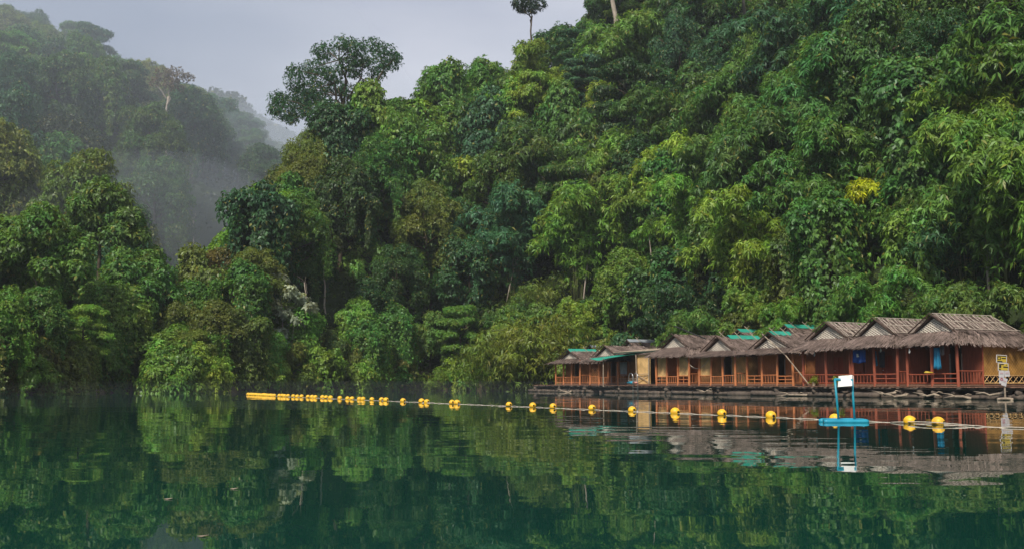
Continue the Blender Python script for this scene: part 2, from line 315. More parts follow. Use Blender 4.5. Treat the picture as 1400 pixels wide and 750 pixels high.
def height(X, Y):
    X = np.atleast_1d(np.asarray(X, float)); Y = np.atleast_1d(np.asarray(Y, float)); P = np.stack([X, Y], 1)
    dr, ir = poly_dist(P, RIGHT); dl, il = poly_dist(P, LEFT)
    n = vnoise(X, Y, 22) * 7 + vnoise(X, Y, 9, 3) * 2.5
    cap = 26 + 46 / (1 + np.exp(-(X - 10) / 14.0))                       # the headland's ridge climbs to the right
    hr = 1.25 * np.minimum(dr, 18) + 0.86 * np.maximum(dr - 18, 0) + n * np.clip(dr / 18, 0, 1)
    hr = np.where(hr > cap, cap + (hr - cap) * 0.12, hr)
    tent = np.full(len(X), -50.0)
    C = np.array(CREST)
    for a, b in zip(C[:-1], C[1:]):
        ab = b[:2] - a[:2]; t = np.clip(((P - a[:2]) @ ab) / (ab @ ab), 0, 1)
        d = np.hypot(*(P - a[:2] - t[:, None] * ab).T); tent = np.maximum(tent, a[2] + t * (b[2] - a[2]) - 0.52 * d)
    hl = 0.7 * np.minimum(dl, 3) + 0.16 * np.maximum(dl - 3, 0)
    hl = np.maximum(hl, np.minimum(tent, 1.0 * dl + 0.9 * np.maximum(Y - 170, 0))) + n * np.clip(dl / 25, 0, 1)
    fall = 1 / (1 + np.exp((Y - 190 - np.clip(X, -15, 60)) / 9.0))
    hr = np.maximum(hr * fall, np.minimum(tent, 1.0 * dr + 0.9 * np.maximum(Y - 170, 0)))
    h = np.where(ir, hr, np.where(il, hl, -1.2 - 0.1 * np.minimum(np.minimum(dr, dl), 20)))
    return h
def grid_mesh(name, x0, x1, nx, y0, y1, ny, hole=None, fn=height):
    xs, ys = np.linspace(x0, x1, nx), np.linspace(y0, y1, ny); GX, GY = np.meshgrid(xs, ys); Z = fn(GX.ravel(), GY.ravel())
    v = np.stack([GX.ravel(), GY.ravel(), Z], 1); i, j = np.meshgrid(np.arange(nx - 1), np.arange(ny - 1)); a = (j * nx + i).ravel()
    f = np.stack([a, a + 1, a + nx + 1, a + nx], 1)
    if hole:
        cx = (xs[i.ravel()] + xs[i.ravel() + 1]) / 2; cy_ = (ys[j.ravel()] + ys[j.ravel() + 1]) / 2
        f = f[~((cx > hole[0]) & (cx < hole[1]) & (cy_ > hole[2]) & (cy_ < hole[3]))]
    me = bpy.data.meshes.new(name); me.from_pydata(v.tolist(), [], f.tolist()); me.update(); me.polygons.foreach_set('use_smooth', [True] * len(me.polygons)); return me
tag(link('hillside', grid_mesh('hillside', -90, 110, 134, 20, 220, 134), M['soil']), kind='structure')
tag(link('far_hillside', grid_mesh('far_hillside', -690, 480, 130, -5, 700, 80, hole=(-88, 108, 22, 218)), M['soil']), kind='structure')
wm = MB(); wm.add([(-1500, -800, 0), (1500, -800, 0), (1500, 900, 0), (-1500, 900, 0)], [(0, 1, 2, 3)])
tag(wm.build('water', M['water']), kind='structure')

# ------------------------------------------------------------------ leaves
def unit(v): return v / np.maximum(np.linalg.norm(v, axis=-1, keepdims=True), 1e-9)
def rdir(n): return unit(rng.normal(size=(n, 3)))
def leaf_quads(P, D, L, W, curl=0.25):
    n = len(P); D = unit(D); S = unit(np.cross(D, rdir(n))); L = np.broadcast_to(L, (n,))[:, None]; W = np.broadcast_to(W, (n,))[:, None]
    S2 = S * W / 2; mid = P + D * L * 0.42; tip = P + D * L + np.array([0, 0, -1.0]) * L * curl
    return np.stack([P, mid + S2, tip, mid - S2], 1)
def flat_quads(P, D, Nn, L, W, curl=0.2):                                 # leaves that lie in the plane facing Nn
    D = unit(D - Nn * (D * Nn).sum(1, keepdims=True)); S = unit(np.cross(D, Nn)); n = len(P); L = np.broadcast_to(L, (n,))[:, None]; W = np.broadcast_to(W, (n,))[:, None]
    S2 = S * W / 2; mid = P + D * L * 0.45; tip = P + D * L + np.array([0, 0, -1.0]) * L * curl
    return np.stack([P, mid + S2, tip, mid - S2], 1)
def clusters(C, Nn, k, L, W, droop=0.5, spread=0.25, var=0.3):
    """k leaves fan out like a star round each cluster point and droop"""
    n = len(C); C = np.repeat(C, k, 0); Nn = np.repeat(Nn, k, 0); m = n * k
    T = unit(np.cross(Nn, rdir(m))); D = unit(T + Nn * 0.25 + np.array([0, 0, -1.0]) * droop)
    P = C + rng.normal(size=(m, 3)) * spread * L * 0.5; Ls = L * (1 + var * rng.uniform(-1, 1, m))
    return flat_quads(P, D, unit(Nn + 0.45 * rng.normal(size=(m, 3))), Ls, W * (Ls / L), curl=0.3)
def lobes_crown(rx, rz, nl, lr, ncl, k, L, W, droop=0.4, low=0.35, flat=1.0, zc=0.0, depth=0.35, drapes=0):
    """a crown of leafy lobes: foliage sits on the lobes' outer shells, gaps stay between them"""
    a = rng.uniform(0, 2 * math.pi, nl); u = rng.uniform(-low, 1, nl); rr = np.sqrt(np.maximum(0, 1 - u * u)) * rng.uniform(0.55, 1.0, nl)
    C = np.stack([rx * rr * np.cos(a), rx * rr * np.sin(a), zc + rz * u * rng.uniform(0.7, 1.0, nl)], 1)
    rad = lr * rng.uniform(0.65, 1.25, nl)
    w_ = rad ** 2; idx = rng.choice(nl, ncl, p=w_ / w_.sum()); d = rdir(ncl); d[:, 2] = np.where((d[:, 2] < -0.25) & (rng.random(ncl) < 0.8), -d[:, 2], d[:, 2])
    sh = 1 - depth * rng.random(ncl) ** 2 + 0.12 * rng.normal(size=ncl)
    P = C[idx] + d * (rad[idx] * sh)[:, None] * np.array([1, 1, flat])
    n_ = unit(d + np.array([0, 0, 0.35])); Q = [clusters(P, n_, k, L, W, droop)]
    for _ in range(drapes):                                     # leafy creepers hanging off the crown
        i = rng.integers(nl); az = math.atan2(C[i, 1], C[i, 0]) + rng.normal() * 0.5; ln = rng.uniform(1.2, 4.2); m = int(42 * ln); t = rng.random(m) ** 0.85
        b = C[i] + np.array([math.cos(az), math.sin(az), -0.1]) * rad[i] * 0.85; wd = rng.uniform(0.12, 0.42) * (1 - 0.6 * t)
        P2 = b + np.stack([rng.normal(size=m) * wd, rng.normal(size=m) * wd, -ln * t], 1); Q.append(clusters(P2, unit(np.array([[math.cos(az), math.sin(az), 0.4]]) + rng.normal(size=(m, 3)) * 0.3), k, L * 0.9, W, droop + 0.4))
    return np.concatenate(Q)
def bamboo_crown(h, nc, reach, L=0.42, W=0.085, per=110, k=6, thin=0.25):
    """arching culms that bow outward under hanging sprays; returns quads and the culms' paths"""
    Q, paths = [], []
    for i in range(nc):
        az = 2 * math.pi * (i + rng.random()) / nc; hh = h * rng.uniform(0.6, 1.08); rc = reach * rng.uniform(0.45, 1.1); t = np.linspace(0, 1, 14)
        bend = t ** 2.3; x = rc * bend + 0.35; z = hh * (np.sin(t * math.pi * 0.60) / math.sin(math.pi * 0.5)) - hh * 0.22 * np.clip(t - 0.7, 0, 1) ** 1.5 * 4
        path = np.stack([np.cos(az) * x, np.sin(az) * x, z], 1) + np.cumsum(rng.normal(size=(14, 3)) * 0.07, 0); paths.append(path)
        n = int(per * rng.uniform(0.8, 1.2)); tt = 0.22 + 0.78 * rng.random(n) ** 0.75; j = tt * 13; i0 = np.minimum(j.astype(int), 12); fr = (j - i0)[:, None]
        base = path[i0] * (1 - fr) + path[i0 + 1] * fr
        side = rdir(n); side[:, 2] *= 0.5; side = unit(side); ln = rng.uniform(0.15, 1.35, n) * (0.5 + 0.7 * np.sin(tt * math.pi))
        P = base + side * ln[:, None]; P[:, 2] -= 0.35 * ln ** 1.6
        Q.append(clusters(P, unit(side + np.array([0, 0, 0.45])), k, L, W, 0.65, 0.12))
    return np.concatenate(Q), paths
def trunk_mesh(name, h, r, lean=(0, 0), limbs=7, spread=2.5, top=0.9, start=0.5, seed=0):
    rs = random.Random(seed); mb = MB(); pts = [Vector((lean[0] * (t ** 1.3) + rs.uniform(-.12, .12) * t * 2, lean[1] * (t ** 1.3) + rs.uniform(-.12, .12) * t * 2, h * top * t)) for t in [i / 8 for i in range(9)]]
    mb.tube(pts, [r * (1.25 if i == 0 else 1 - 0.075 * i) for i in range(9)], 9)
    for i in range(limbs):
        t = rs.uniform(start, 0.97); k = t * 8; i0 = min(int(k), 7); p = pts[i0].lerp(pts[i0 + 1], k - i0); az = rs.uniform(0, 6.28); ln = spread * rs.uniform(0.6, 1.15) * (1.15 - 0.4 * t)
        q = [p]; up = rs.uniform(0.35, 0.9)
        for s_ in range(1, 5):
            f = s_ / 4; q.append(p + Vector((math.cos(az + 0.25 * f) * ln * f, math.sin(az + 0.25 * f) * ln * f, ln * up * (f ** 0.8) * 0.6 + rs.uniform(-.1, .1))))
        mb.tube(q, [r * 0.42 * (1 - 0.2 * j) for j in range(5)], 6)
        for _ in range(2):
            a2 = az + rs.uniform(-1, 1); b = q[2].lerp(q[3], rs.random()); e = b + Vector((math.cos(a2), math.sin(a2), rs.uniform(0.3, 0.9))) * ln * 0.45
            mb.tube([b, b.lerp(e, 0.5) + Vector((0, 0, 0.08)), e], [r * 0.2, r * 0.15, r * 0.07], 5)
    return mb.mesh(name, True)
def culm_mesh(name, paths, r=0.05):
    mb = MB()
    for p in paths: mb.tube([Vector(q) for q in p[::2]], [r * (1 - 0.1 * i) for i in range(len(p[::2]))], 5)
    return mb.mesh(name, True)

# crown and trunk prototypes: unit is the metre, base of the tree at the origin
PROTO = {}
def proto(kind, Q, trunk, crown_dz=0.0):
    Q = Q.copy(); Q[:, :, 2] += crown_dz; PROTO.setdefault(kind, []).append((quad_mesh(kind + '_crown', Q), trunk)); PROTO[kind][-1][0].materials.append(M['leaf'])
for i in range(4):
    q, paths = bamboo_crown(10.5, 15, 5.2, L=0.40, W=0.115, per=220, k=8); proto('bamboo', q, culm_mesh('bamboo_culm', paths))
for i in range(4):
    proto('broadleaf', lobes_crown(3.1, 3.6, 46, 1.05, 5200, 5, 0.24, 0.135, 0.45, low=0.9, drapes=14), trunk_mesh('broadleaf_trunk', 8.5, 0.22, (0.4, 0.2), seed=i), 6.3)
for i in range(3):
    proto('large_leaf', lobes_crown(2.9, 3.3, 36, 1.0, 2900, 5, 0.34, 0.22, 0.6, low=0.9, drapes=10), trunk_mesh('large_leaf_trunk', 7.5, 0.16, (0.3, -0.3), seed=20 + i), 5.6)
for i in range(4):
    proto('fine_leaf', lobes_crown(3.0, 4.0, 50, 0.9, 7600, 5, 0.19, 0.085, 0.4, low=0.95, drapes=16), trunk_mesh('fine_leaf_trunk', 9, 0.2, (-0.3, 0.2), seed=40 + i), 6.3)
for i in range(3):
    proto('layered', np.concatenate([lobes_crown(3.6 * s_, 0.8, 14, 1.0, 1900, 5, 0.22, 0.10, 0.25, flat=0.45, zc=z_) for z_, s_ in ((0, 1.0), (1.6, 0.95), (3.0, 0.7), (-1.8, 0.8))]), trunk_mesh('layered_trunk', 9.6, 0.2, (0.2, 0.3), seed=60 + i, spread=3.2), 6.8)
def drape_crown(h, r, n):
    """creeper hung over a stump or snag: curtains of leaves falling from a lumpy top"""
    Q = [lobes_crown(r, r * 0.8, 12, r * 0.5, n // 3, 5, 0.20, 0.13, 0.6, zc=h - r * 0.6)]
    for i in range(16):
        a = rng.uniform(0, 6.28); rr = r * rng.uniform(0.6, 1.15); ln = h * rng.uniform(0.5, 0.98); m = n // 24; t = rng.random(m)
        P = np.stack([np.cos(a) * rr * (1 + 0.12 * t), np.sin(a) * rr * (1 + 0.12 * t), h - r * 0.3 - ln * t], 1) + rng.normal(size=(m, 3)) * np.array([0.28, 0.28, 0.1])
        nn_ = unit(np.stack([np.full(m, math.cos(a)), np.full(m, math.sin(a)), np.full(m, 0.4)], 1)); Q.append(clusters(P, nn_, 5, 0.20, 0.13, 0.8))
    return np.concatenate(Q)
for i in range(3):
    proto('creeper', drape_crown(6.5, 1.7, 5000), trunk_mesh('creeper_trunk', 5.5, 0.18, (0.1, 0.1), limbs=3, spread=1.2, seed=80 + i))
for i in range(4):
    proto('shrub', lobes_crown(1.6, 1.4, 24, 0.5, 1500, 5, 0.20, 0.095, 0.6, low=0.8, zc=1.2, drapes=4), trunk_mesh('shrub_stem', 2.2, 0.06, (0.1, 0.1), limbs=6, spread=1.2, start=0.1, seed=100 + i))
for i in range(2):
    q, paths = bamboo_crown(3.2, 12, 2.6, 0.24, 0.055, per=95, k=7); proto('young_bamboo', q, culm_mesh('young_bamboo_culm', paths, 0.025))

TREES = []                                                       # (root, kind, colour word, px, py, zone)
NOUN = dict(bare='bare stem', bamboo='bamboo clump', broadleaf='broadleaf tree', large_leaf='large-leaved tree', fine_leaf='fine-leaved tree', layered='tree with tiered branches', creeper='creeper-draped snag', shrub='shrub', young_bamboo='young bamboo')
OBJ = dict(bamboo='bamboo_plant', broadleaf='broadleaf_tree', large_leaf='large_leaf_tree', fine_leaf='fine_leaf_tree', layered='layered_tree', creeper='creeper_tree', shrub='shrub', young_bamboo='young_bamboo_plant')
CATS = dict(bare='tree', bamboo='bamboo', broadleaf='tree', large_leaf='tree', fine_leaf='tree', layered='tree', creeper='creeper', shrub='shrub', young_bamboo='bamboo')
def plant(kind, loc, scale, color, word, label=None, bark=None, rz=None, squash=None, auto=True):
    me, tk = random.choice(PROTO[kind])
    root = bpy.data.objects.new(OBJ[kind], None); COL.objects.link(root); root.empty_display_size = 0.3
    root.location = loc; root.rotation_euler = (random.uniform(-.06, .06), random.uniform(-.06, .06), random.uniform(0, 6.28) if rz is None else rz)
    sc = (scale, scale, scale) if squash is None else (scale * squash[0], scale * squash[0], scale * squash[1]); root.scale = sc
    c = link('crown', me, None, root); c.color = (*color, 1)
    cm = M['culm'] if 'bamboo' in kind else M[bark or 'bark_dark']
    t = link('culm' if 'bamboo' in kind else 'trunk', tk, None, root)
    if not tk.materials: tk.materials.append(cm)
    root['category'] = CATS[kind]
    if label: root['label'] = label
    else: TREES.append((root, kind, word, loc, scale))
    return root

# leaf colours (base reflectance)
GREENS = {
    'yellow-green': (0.185, 0.300, 0.040), 'bright green': (0.130, 0.270, 0.042), 'mid-green': (0.078, 0.190, 0.040),
    'dark green': (0.034, 0.100, 0.032), 'blue-green': (0.042, 0.125, 0.062), 'olive': (0.115, 0.165, 0.036),
    'brownish': (0.130, 0.125, 0.036), 'pale green': (0.15, 0.22, 0.09),
}
def jitter(c):
    k = random.uniform(0.85, 1.18); return tuple(max(0.003, x * k * random.uniform(0.93, 1.07)) for x in c)

def choose(px, py, region):
    """which kind of tree stands where in the valley, by its place on the slopes"""
    r = random.random()
    if region == 'left':
        k = 'broadleaf' if r < .42 else 'fine_leaf' if r < .6 else 'large_leaf' if r < .75 else 'layered' if r < .88 else 'creeper' if r < .93 else 'bamboo'
        return k, random.choice(['mid-green', 'mid-green', 'bright green', 'blue-green', 'bright green'])
    if region == 'mist':
        k = 'broadleaf' if r < .5 else 'fine_leaf' if r < .8 else 'layered'
        return k, random.choice(['dark green', 'dark green', 'blue-green', 'olive', 'mid-green'])
    if px > 930:
        if py < 150: return ('bamboo' if r < .3 else 'broadleaf' if r < .6 else 'fine_leaf'), random.choice(['dark green', 'dark green', 'blue-green', 'mid-green'])  # darker crown colours put the upper slope's shade into the leaves
        return ('bamboo' if r < .82 else 'large_leaf' if r < .9 else 'broadleaf'), random.choice(['bright green', 'yellow-green', 'mid-green', 'mid-green', 'bright green'])
    if px > 600:
        if py < 130: return ('bamboo' if r < .25 else 'broadleaf' if r < .5 else 'large_leaf' if r < .7 else 'layered'), random.choice(['mid-green', 'bright green', 'dark green', 'blue-green'])
        return ('bamboo' if r < .42 else 'large_leaf' if r < .62 else 'broadleaf' if r < .76 else 'fine_leaf' if r < .86 else 'layered'), random.choice(['bright green', 'mid-green', 'dark green', 'blue-green', 'yellow-green'])
    if py > 400: return ('creeper' if r < .3 else 'fine_leaf' if r < .5 else 'broadleaf' if r < .8 else 'large_leaf'), random.choice(['olive', 'yellow-green', 'yellow-green', 'bright green', 'olive'])
    return ('fine_leaf' if r < .4 else 'broadleaf' if r < .62 else 'large_leaf' if r < .85 else 'creeper'), random.choice(['olive', 'olive', 'brownish', 'mid-green', 'bright green', 'dark green', 'mid-green', 'mid-green'])

placed = []
def free(x, y, d):
    for a, b in placed:
        if (a - x) ** 2 + (b - y) ** 2 < d * d: return False
    placed.append((x, y)); return True
def hidden(x, y, h):
    t = np.linspace(0.35, 0.96, 28); z = CAM_H + (h + 11 - CAM_H) * t
    return bool(np.any(height(x * t, y * t) + 3.5 > z))
# how high the canopy reaches along the ridges (column, row of the photo)
SKY_LIM = dict(right=([220, 235, 300, 340, 400, 430, 520, 600, 690, 760, 820, 860], [520, 420, 322, 262, 210, 172, 128, 100, 68, 32, 5, -900]),
               left=([-200, -60, 0, 60, 130, 190, 222, 260], [225, 260, 285, 300, 262, 290, 380, 520]), mist=([-100, 0, 60, 110, 145, 170, 210, 240, 300, 330, 370, 410, 460], [-60, 0, 14, 30, 55, 66, 72, 96, 128, 160, 190, 208, 235]))
def py_z(x, y, yl):
    d = ray(700 + (x / y) * F, yl); return CAM_H + d.z * y / d.y
def poisson(x0, x1, y0, y1, n, dist, test, region, smin, smax):
    X = rng.uniform(x0, x1, n); Y = rng.uniform(y0, y1, n); H = height(X, Y); P = np.stack([X, Y], 1)
    dr, ir = poly_dist(P, RIGHT); dl, il = poly_dist(P, LEFT)
    for x, y, h, a, ia, b, ib in zip(X, Y, H, dr, ir, dl, il):
        d = a if ia else b
        if h < 0.2 or not test(x, y, h, d, ia, ib): continue
        px, py = proj((x, y, h + 6))
        if px < -200 or px > 1720 or py < -170: continue
        if hidden(x, y, h): continue
        sp = dist(d, x, y)
        if not free(x, y, sp): continue
        s = random.uniform(smin, smax) * min(1.15, 0.8 + sp * 0.05)
        kind, word = choose(px, py, region)
        if d < 2.5: s *= 0.6; 
        elif d < 6: s *= 0.82
        zs = random.uniform(0.92, 1.2); lim = SKY_LIM[region]; tall = {'bamboo': 10, 'shrub': 3.2, 'creeper': 6.8, 'young_bamboo': 4}.get(kind, 11.2)
        ax, ay = proj((x, y, h + tall * s * zs)); yl = np.interp(ax, lim[0], lim[1]) + random.uniform(-12, 9)
        if ay < yl:
            f_ = (py_z(x, y, yl) - h) / max(0.1, tall * s * zs)
            if f_ < 0.42: continue
            s *= f_
        other = GREENS[random.choice(list(GREENS)[:6])]; mixw = random.uniform(0, 0.35); col = tuple(a_ * (1 - mixw) + b_ * mixw for a_, b_ in zip(GREENS[word], other))
        plant(kind, (x, y, h - 0.4), s, jitter(col), word, squash=(random.uniform(0.88, 1.05), zs) if 'bamboo' not in kind else None)

# ------------------------------------------------------------------ trees the eye picks out
def hit(px, py, y0=50.0, y1=420.0):
    d = ray(px, py); ys = np.linspace(y0, y1, 500); k = ys / d.y; z = CAM_H + d.z * k; h = height(d.x * k, ys); i = np.nonzero(h > z)[0]
    i = i[0] if len(i) else 499
    return Vector((d.x * k[i], ys[i], h[i]))
def hero(name, cat, label, base, Q, tm, color, bark):
    r = empty(name, base, 0, label, cat); me = quad_mesh(name + '_crown', Q); me.materials.append(M['leaf']); c = link('crown', me, None, r); c.color = (*color, 1)
    link('trunk', tm, M[bark], r); return r
def px_lobes(lobes, D, base, ncl, k, L_, W_, droop=0.4, depth=4.0, flat=0.8):
    """lobes given as the tree's own outline (column, row, radius in photo pixels) at distance D; depth is random"""
    C, rad = [], []
    for a, b, r in lobes:
        for _ in range(2):
            p = at(a + random.uniform(-.3, .3) * r, b + random.uniform(-.3, .3) * r, D + random.uniform(-depth, depth)) - base; C.append(p); rad.append(r * D / F * random.uniform(0.9, 1.25))
    C = np.array(C); rad = np.array(rad); w_ = rad ** 2; idx = rng.choice(len(C), ncl, p=w_ / w_.sum()); d = rdir(ncl)
    P = C[idx] + d * (rad[idx] * (1 - 0.5 * rng.random(ncl) ** 1.5 + 0.1 * rng.normal(size=ncl)))[:, None] * np.array([1, 1, flat])
    return clusters(P, unit(d + np.array([0, 0, 0.5])), k, L_, W_, droop), C
def limb_mesh(base_r, root_pts, targets, r2=0.5, n=9):
    m = MB(); pts = [Vector(p) for p in root_pts]; k = len(pts); m.tube(pts, [base_r * (1 - 0.45 * i / (k - 1)) for i in range(k)], n)
    T = [Vector(t) for t in targets]; k = max(2, min(6, len(T) // 3)); main = random.sample(T, k) if len(T) > 3 else T; curves = []
    for t in main:
        a = pts[-1].lerp(pts[-2], random.uniform(0, 0.9)); ln = (t - a).length; side = Vector((random.uniform(-1, 1), random.uniform(-1, 1), 0)) * ln * 0.07
        q = [a, a.lerp(t, .25) + Vector((0, 0, ln * 0.03)) + side, a.lerp(t, .5) - side + Vector((0, 0, -ln * .05)), a.lerp(t, .78) + side * .6, t]; curves.append(q)
        m.tube(q, [base_r * r2 * f for f in (1, .85, .66, .45, .2)], 7)
    for t in T:
        if t in main: continue
        best = min(((p - t).length, i, j) for i, q in enumerate(curves) for j, p in enumerate(q[1:4])); a = curves[best[1]][best[2] + 1]; ln = (t - a).length
        m.tube([a, a.lerp(t, .5) + Vector((random.uniform(-.08, .08) * ln, random.uniform(-.08, .08) * ln, ln * .06)), t], [base_r * r2 * f for f in (.42, .28, .12)], 6)
    return m.mesh('limbs', True)
# the spreading tree that stands free against the sky
b0 = at(452, 230, 136); b0.z = float(height(b0.x, b0.y)[0]) - 0.5; placed.append((b0.x, b0.y))
LB_ = [(393, 148, 24), (382, 132, 15), (408, 118, 20), (404, 97, 12), (428, 92, 20), (432, 128, 24), (418, 150, 18), (447, 72, 17), (468, 62, 15), (488, 66, 16), (509, 62, 14), (530, 68, 13), (543, 78, 9), (452, 98, 17), (472, 84, 15), (500, 84, 12), (447, 142, 17), (398, 165, 10), (373, 150, 8), (520, 86, 9), (485, 98, 10), (462, 118, 12), (535, 86, 13), (516, 100, 13), (505, 116, 13), (482, 130, 15), (462, 150, 15), (495, 82, 13), (415, 132, 16)]
q, C_ = px_lobes(LB_, 136, b0, 6800, 5, 0.25, 0.14, 0.3, 4.5, 0.75)
tr = [Vector((0, 0, 0)), Vector((0.3, 0, 7)), at(462, 185, 136) - b0, at(474, 155, 136) - b0]
hero('spreading_tree', 'tree', 'large spreading tree with an open dark crown, standing free against the sky', b0, q, limb_mesh(0.48, tr, [c for c in C_[::2]]), (0.028, 0.095, 0.038), 'bark_dark')
def emergent(label, px, ytop, ybot, width, crown=None, bark='bark_pale', D=None, color=(0.03, 0.06, 0.03), name='tall_tree', lean=0.0, cat='tree', ncl=700, L_=0.34):
    """a tall trunk seen between ytop and ybot; the crown's lobes may lie above the picture"""
    yb = ybot
    h = hit(px, yb)
    while h.y > 300 and px > 420: yb += 6; h = hit(px, yb)
    if px > 700: h.y = min(h.y, 172)
    D = D or h.y; b = at(px, ybot, D); b.z = min(b.z, float(height(b.x, b.y)[0])) - 1.0; top = at(px + lean, ytop, D) - b; placed.extend([(b.x, b.y)] + ([(b.x, b.y - 2.5)] if ytop < 60 and px > 800 else []))
    r = width * D / F / 2
    n = 7; pts = [Vector((0, 0, 0)).lerp(top, i / n) + Vector((random.uniform(-.5, .5), 0, 0)) * r * 1.5 for i in range(n + 1)]
    lobes = crown or [(px + lean + dx, ytop + dy, 16) for dx, dy in ((-22, -8), (0, -26), (22, -12), (10, -4), (-8, 4))]
    q, C_ = px_lobes(lobes, D, b, ncl, 5, L_, L_ * 0.5, 0.3, 1.5)
    return hero(name, cat, label, b, q, limb_mesh(r, pts, C_[::2], 0.55), color, bark)
emergent('tall thin tree with a small flat crown, alone above the ridge', 726, 22, 66, 4, [(705, 4, 9), (722, 0, 12), (738, 5, 9), (728, 12, 8), (714, 11, 7)], 'bark_dark', ncl=520, color=(0.018, 0.05, 0.03))
emergent('tree with a thick pale bare trunk rising out of the picture at the skyline', 841, -45, 112, 9, bark='bark_pale', lean=-3)
emergent('brown-grey forked trunk high on the dark slope', 1022, -10, 75, 7, [(1000, -25, 18), (1025, -40, 20), (1050, -20, 18), (1040, 12, 12)], 'bark_pale', lean=-6)
emergent('slender pale trunk high on the dark slope above the orange-posted hut', 1085, -10, 66, 4, lean=-2)
emergent('slender white trunk leaning on the dark slope above the red huts', 1213, 22, 92, 3.5, [(1200, 0, 14), (1215, -10, 14), (1222, 10, 8)], lean=-9)
emergent('slender white trunk beside a leaning one on the dark slope', 1224, -10, 36, 4, lean=0)
emergent('thick dark trunk on the slope by the picture edge', 1386, 30, 122, 11, [(1350, 20, 22), (1375, -5, 26), (1400, 10, 24), (1360, 45, 14)], 'bark_dark', lean=-8, color=(0.03, 0.06, 0.02), ncl=1000)
emergent('tree with a reddish bare trunk half way up the middle slope', 785, 205, 282, 6, [(765, 190, 20), (790, 175, 24), (812, 192, 20), (770, 165, 18), (800, 160, 16), (745, 205, 12)], 'bark_dark', color=(0.03, 0.075, 0.04), ncl=2600, L_=0.26)
emergent('thin pale stem among dark shrubs on the headland', 445, 352, 432, 3, [(440, 345, 12), (452, 335, 12), (446, 325, 10)], lean=-2, color=(0.06, 0.085, 0.03), ncl=450)
emergent('pale bare-crowned tree standing out on the misty hillside', 224, 132, 262, 4.5, [(222, 104, 12), (240, 100, 13), (256, 108, 9), (212, 112, 8), (232, 116, 10), (248, 120, 6)], 'bark_pale', lean=5, color=(0.13, 0.11, 0.085), ncl=480, L_=0.4)
emergent('tree with a pinkish trunk on the lower misty hillside', 80, 195, 272, 4.5, [(62, 185, 22), (85, 170, 26), (108, 180, 22), (128, 192, 18), (95, 200, 15), (48, 198, 14)], 'bark_pale', lean=1, color=(0.035, 0.06, 0.03), ncl=1600, L_=0.45)
emergent('small tree with a white stem on the misty hillside', 210, 192, 214, 3, [(205, 182, 9), (214, 176, 9)], 'bark_pale', color=(0.04, 0.07, 0.035), ncl=260, L_=0.45)
emergent('rounded tree with a straight trunk behind the near left shore', 136, 305, 385, 7, [(110, 285, 18), (135, 268, 22), (160, 278, 20), (178, 292, 15), (125, 300, 16), (150, 302, 16), (188, 305, 10), (98, 312, 20), (122, 325, 16), (160, 322, 18), (190, 325, 15), (208, 350, 13), (85, 335, 15)], 'bark_dark', color=(0.085, 0.175, 0.042), ncl=4200, L_=0.36, D=96)
emergent('broad tree with a forked pale trunk on the near left shore', 50, 365, 420, 5, [(15, 340, 24), (45, 318, 28), (75, 325, 26), (100, 345, 24), (30, 365, 18), (70, 360, 22), (110, 372, 16), (10, 310, 20), (60, 292, 18)], 'bark_pale', color=(0.09, 0.19, 0.038), ncl=4200, L_=0.34, D=84)
# bamboo turned yellow
b = hit(1195, 375); b = Vector((b.x, b.y, b.z - 0.5)); placed.extend([(b.x, b.y), (b.x - 1, b.y - 3)])
q, C_ = px_lobes([(1172, 256, 9), (1184, 252, 8), (1196, 258, 9), (1210, 262, 8), (1222, 266, 7), (1178, 268, 7), (1205, 272, 7), (1165, 268, 5)], b.y - 1.0, b, 330, 6, 0.55, 0.13, 0.9, 0.8)
hero('yellow_bamboo_plant', 'bamboo', 'bamboo spray turned bright yellow amid green bamboo above the red huts', b, q, limb_mesh(0.05, [(0, 0, 0), (0, 0, 3), C_[0] - np.array([0, 0, 1.0])], list(C_[::3])), (0.36, 0.44, 0.02), 'culm')
# shrub with whitish leaves that trails to the water
b = hit(392, 480); b.y -= 2.0; placed.extend([(b.x, b.y), (b.x - 1, b.y - 3.5)]); b = Vector((b.x, b.y, float(height(b.x, b.y)[0])))
q, C_ = px_lobes([(385, 382, 10), (400, 398, 10), (412, 408, 9), (425, 418, 8), (375, 418, 10), (392, 428, 9), (408, 436, 8), (385, 455, 8), (390, 470, 7), (380, 490, 7), (386, 505, 7)], b.y - 0.5, b, 330, 5, 0.44, 0.28, 0.5, 1.2)
hero('white_leaf_shrub', 'shrub', 'climbing shrub with whitish leaves trailing down the headland', b, q, limb_mesh(0.06, [(0, 0, 0), (0, 0, 3), C_[0]], list(C_[::3])), (0.28, 0.34, 0.26), 'bark_pale')
# a flat branch that juts out over the valley
b = hit(352, 330); q, C_ = px_lobes([(345, 302, 7), (332, 299, 7), (318, 297, 7), (304, 298, 6), (293, 300, 4), (340, 308, 5)], b.y, b, 520, 5, 0.30, 0.12, 0.3, 1.0, 0.4)
hero('jutting_tree', 'tree', 'tree whose flat leafy branch juts out over the misty valley', b, q, limb_mesh(0.10, [(0, 0, -1), (0, 0, 1), C_[0]], list(C_[2::2])), (0.06, 0.11, 0.035), 'bark_dark')
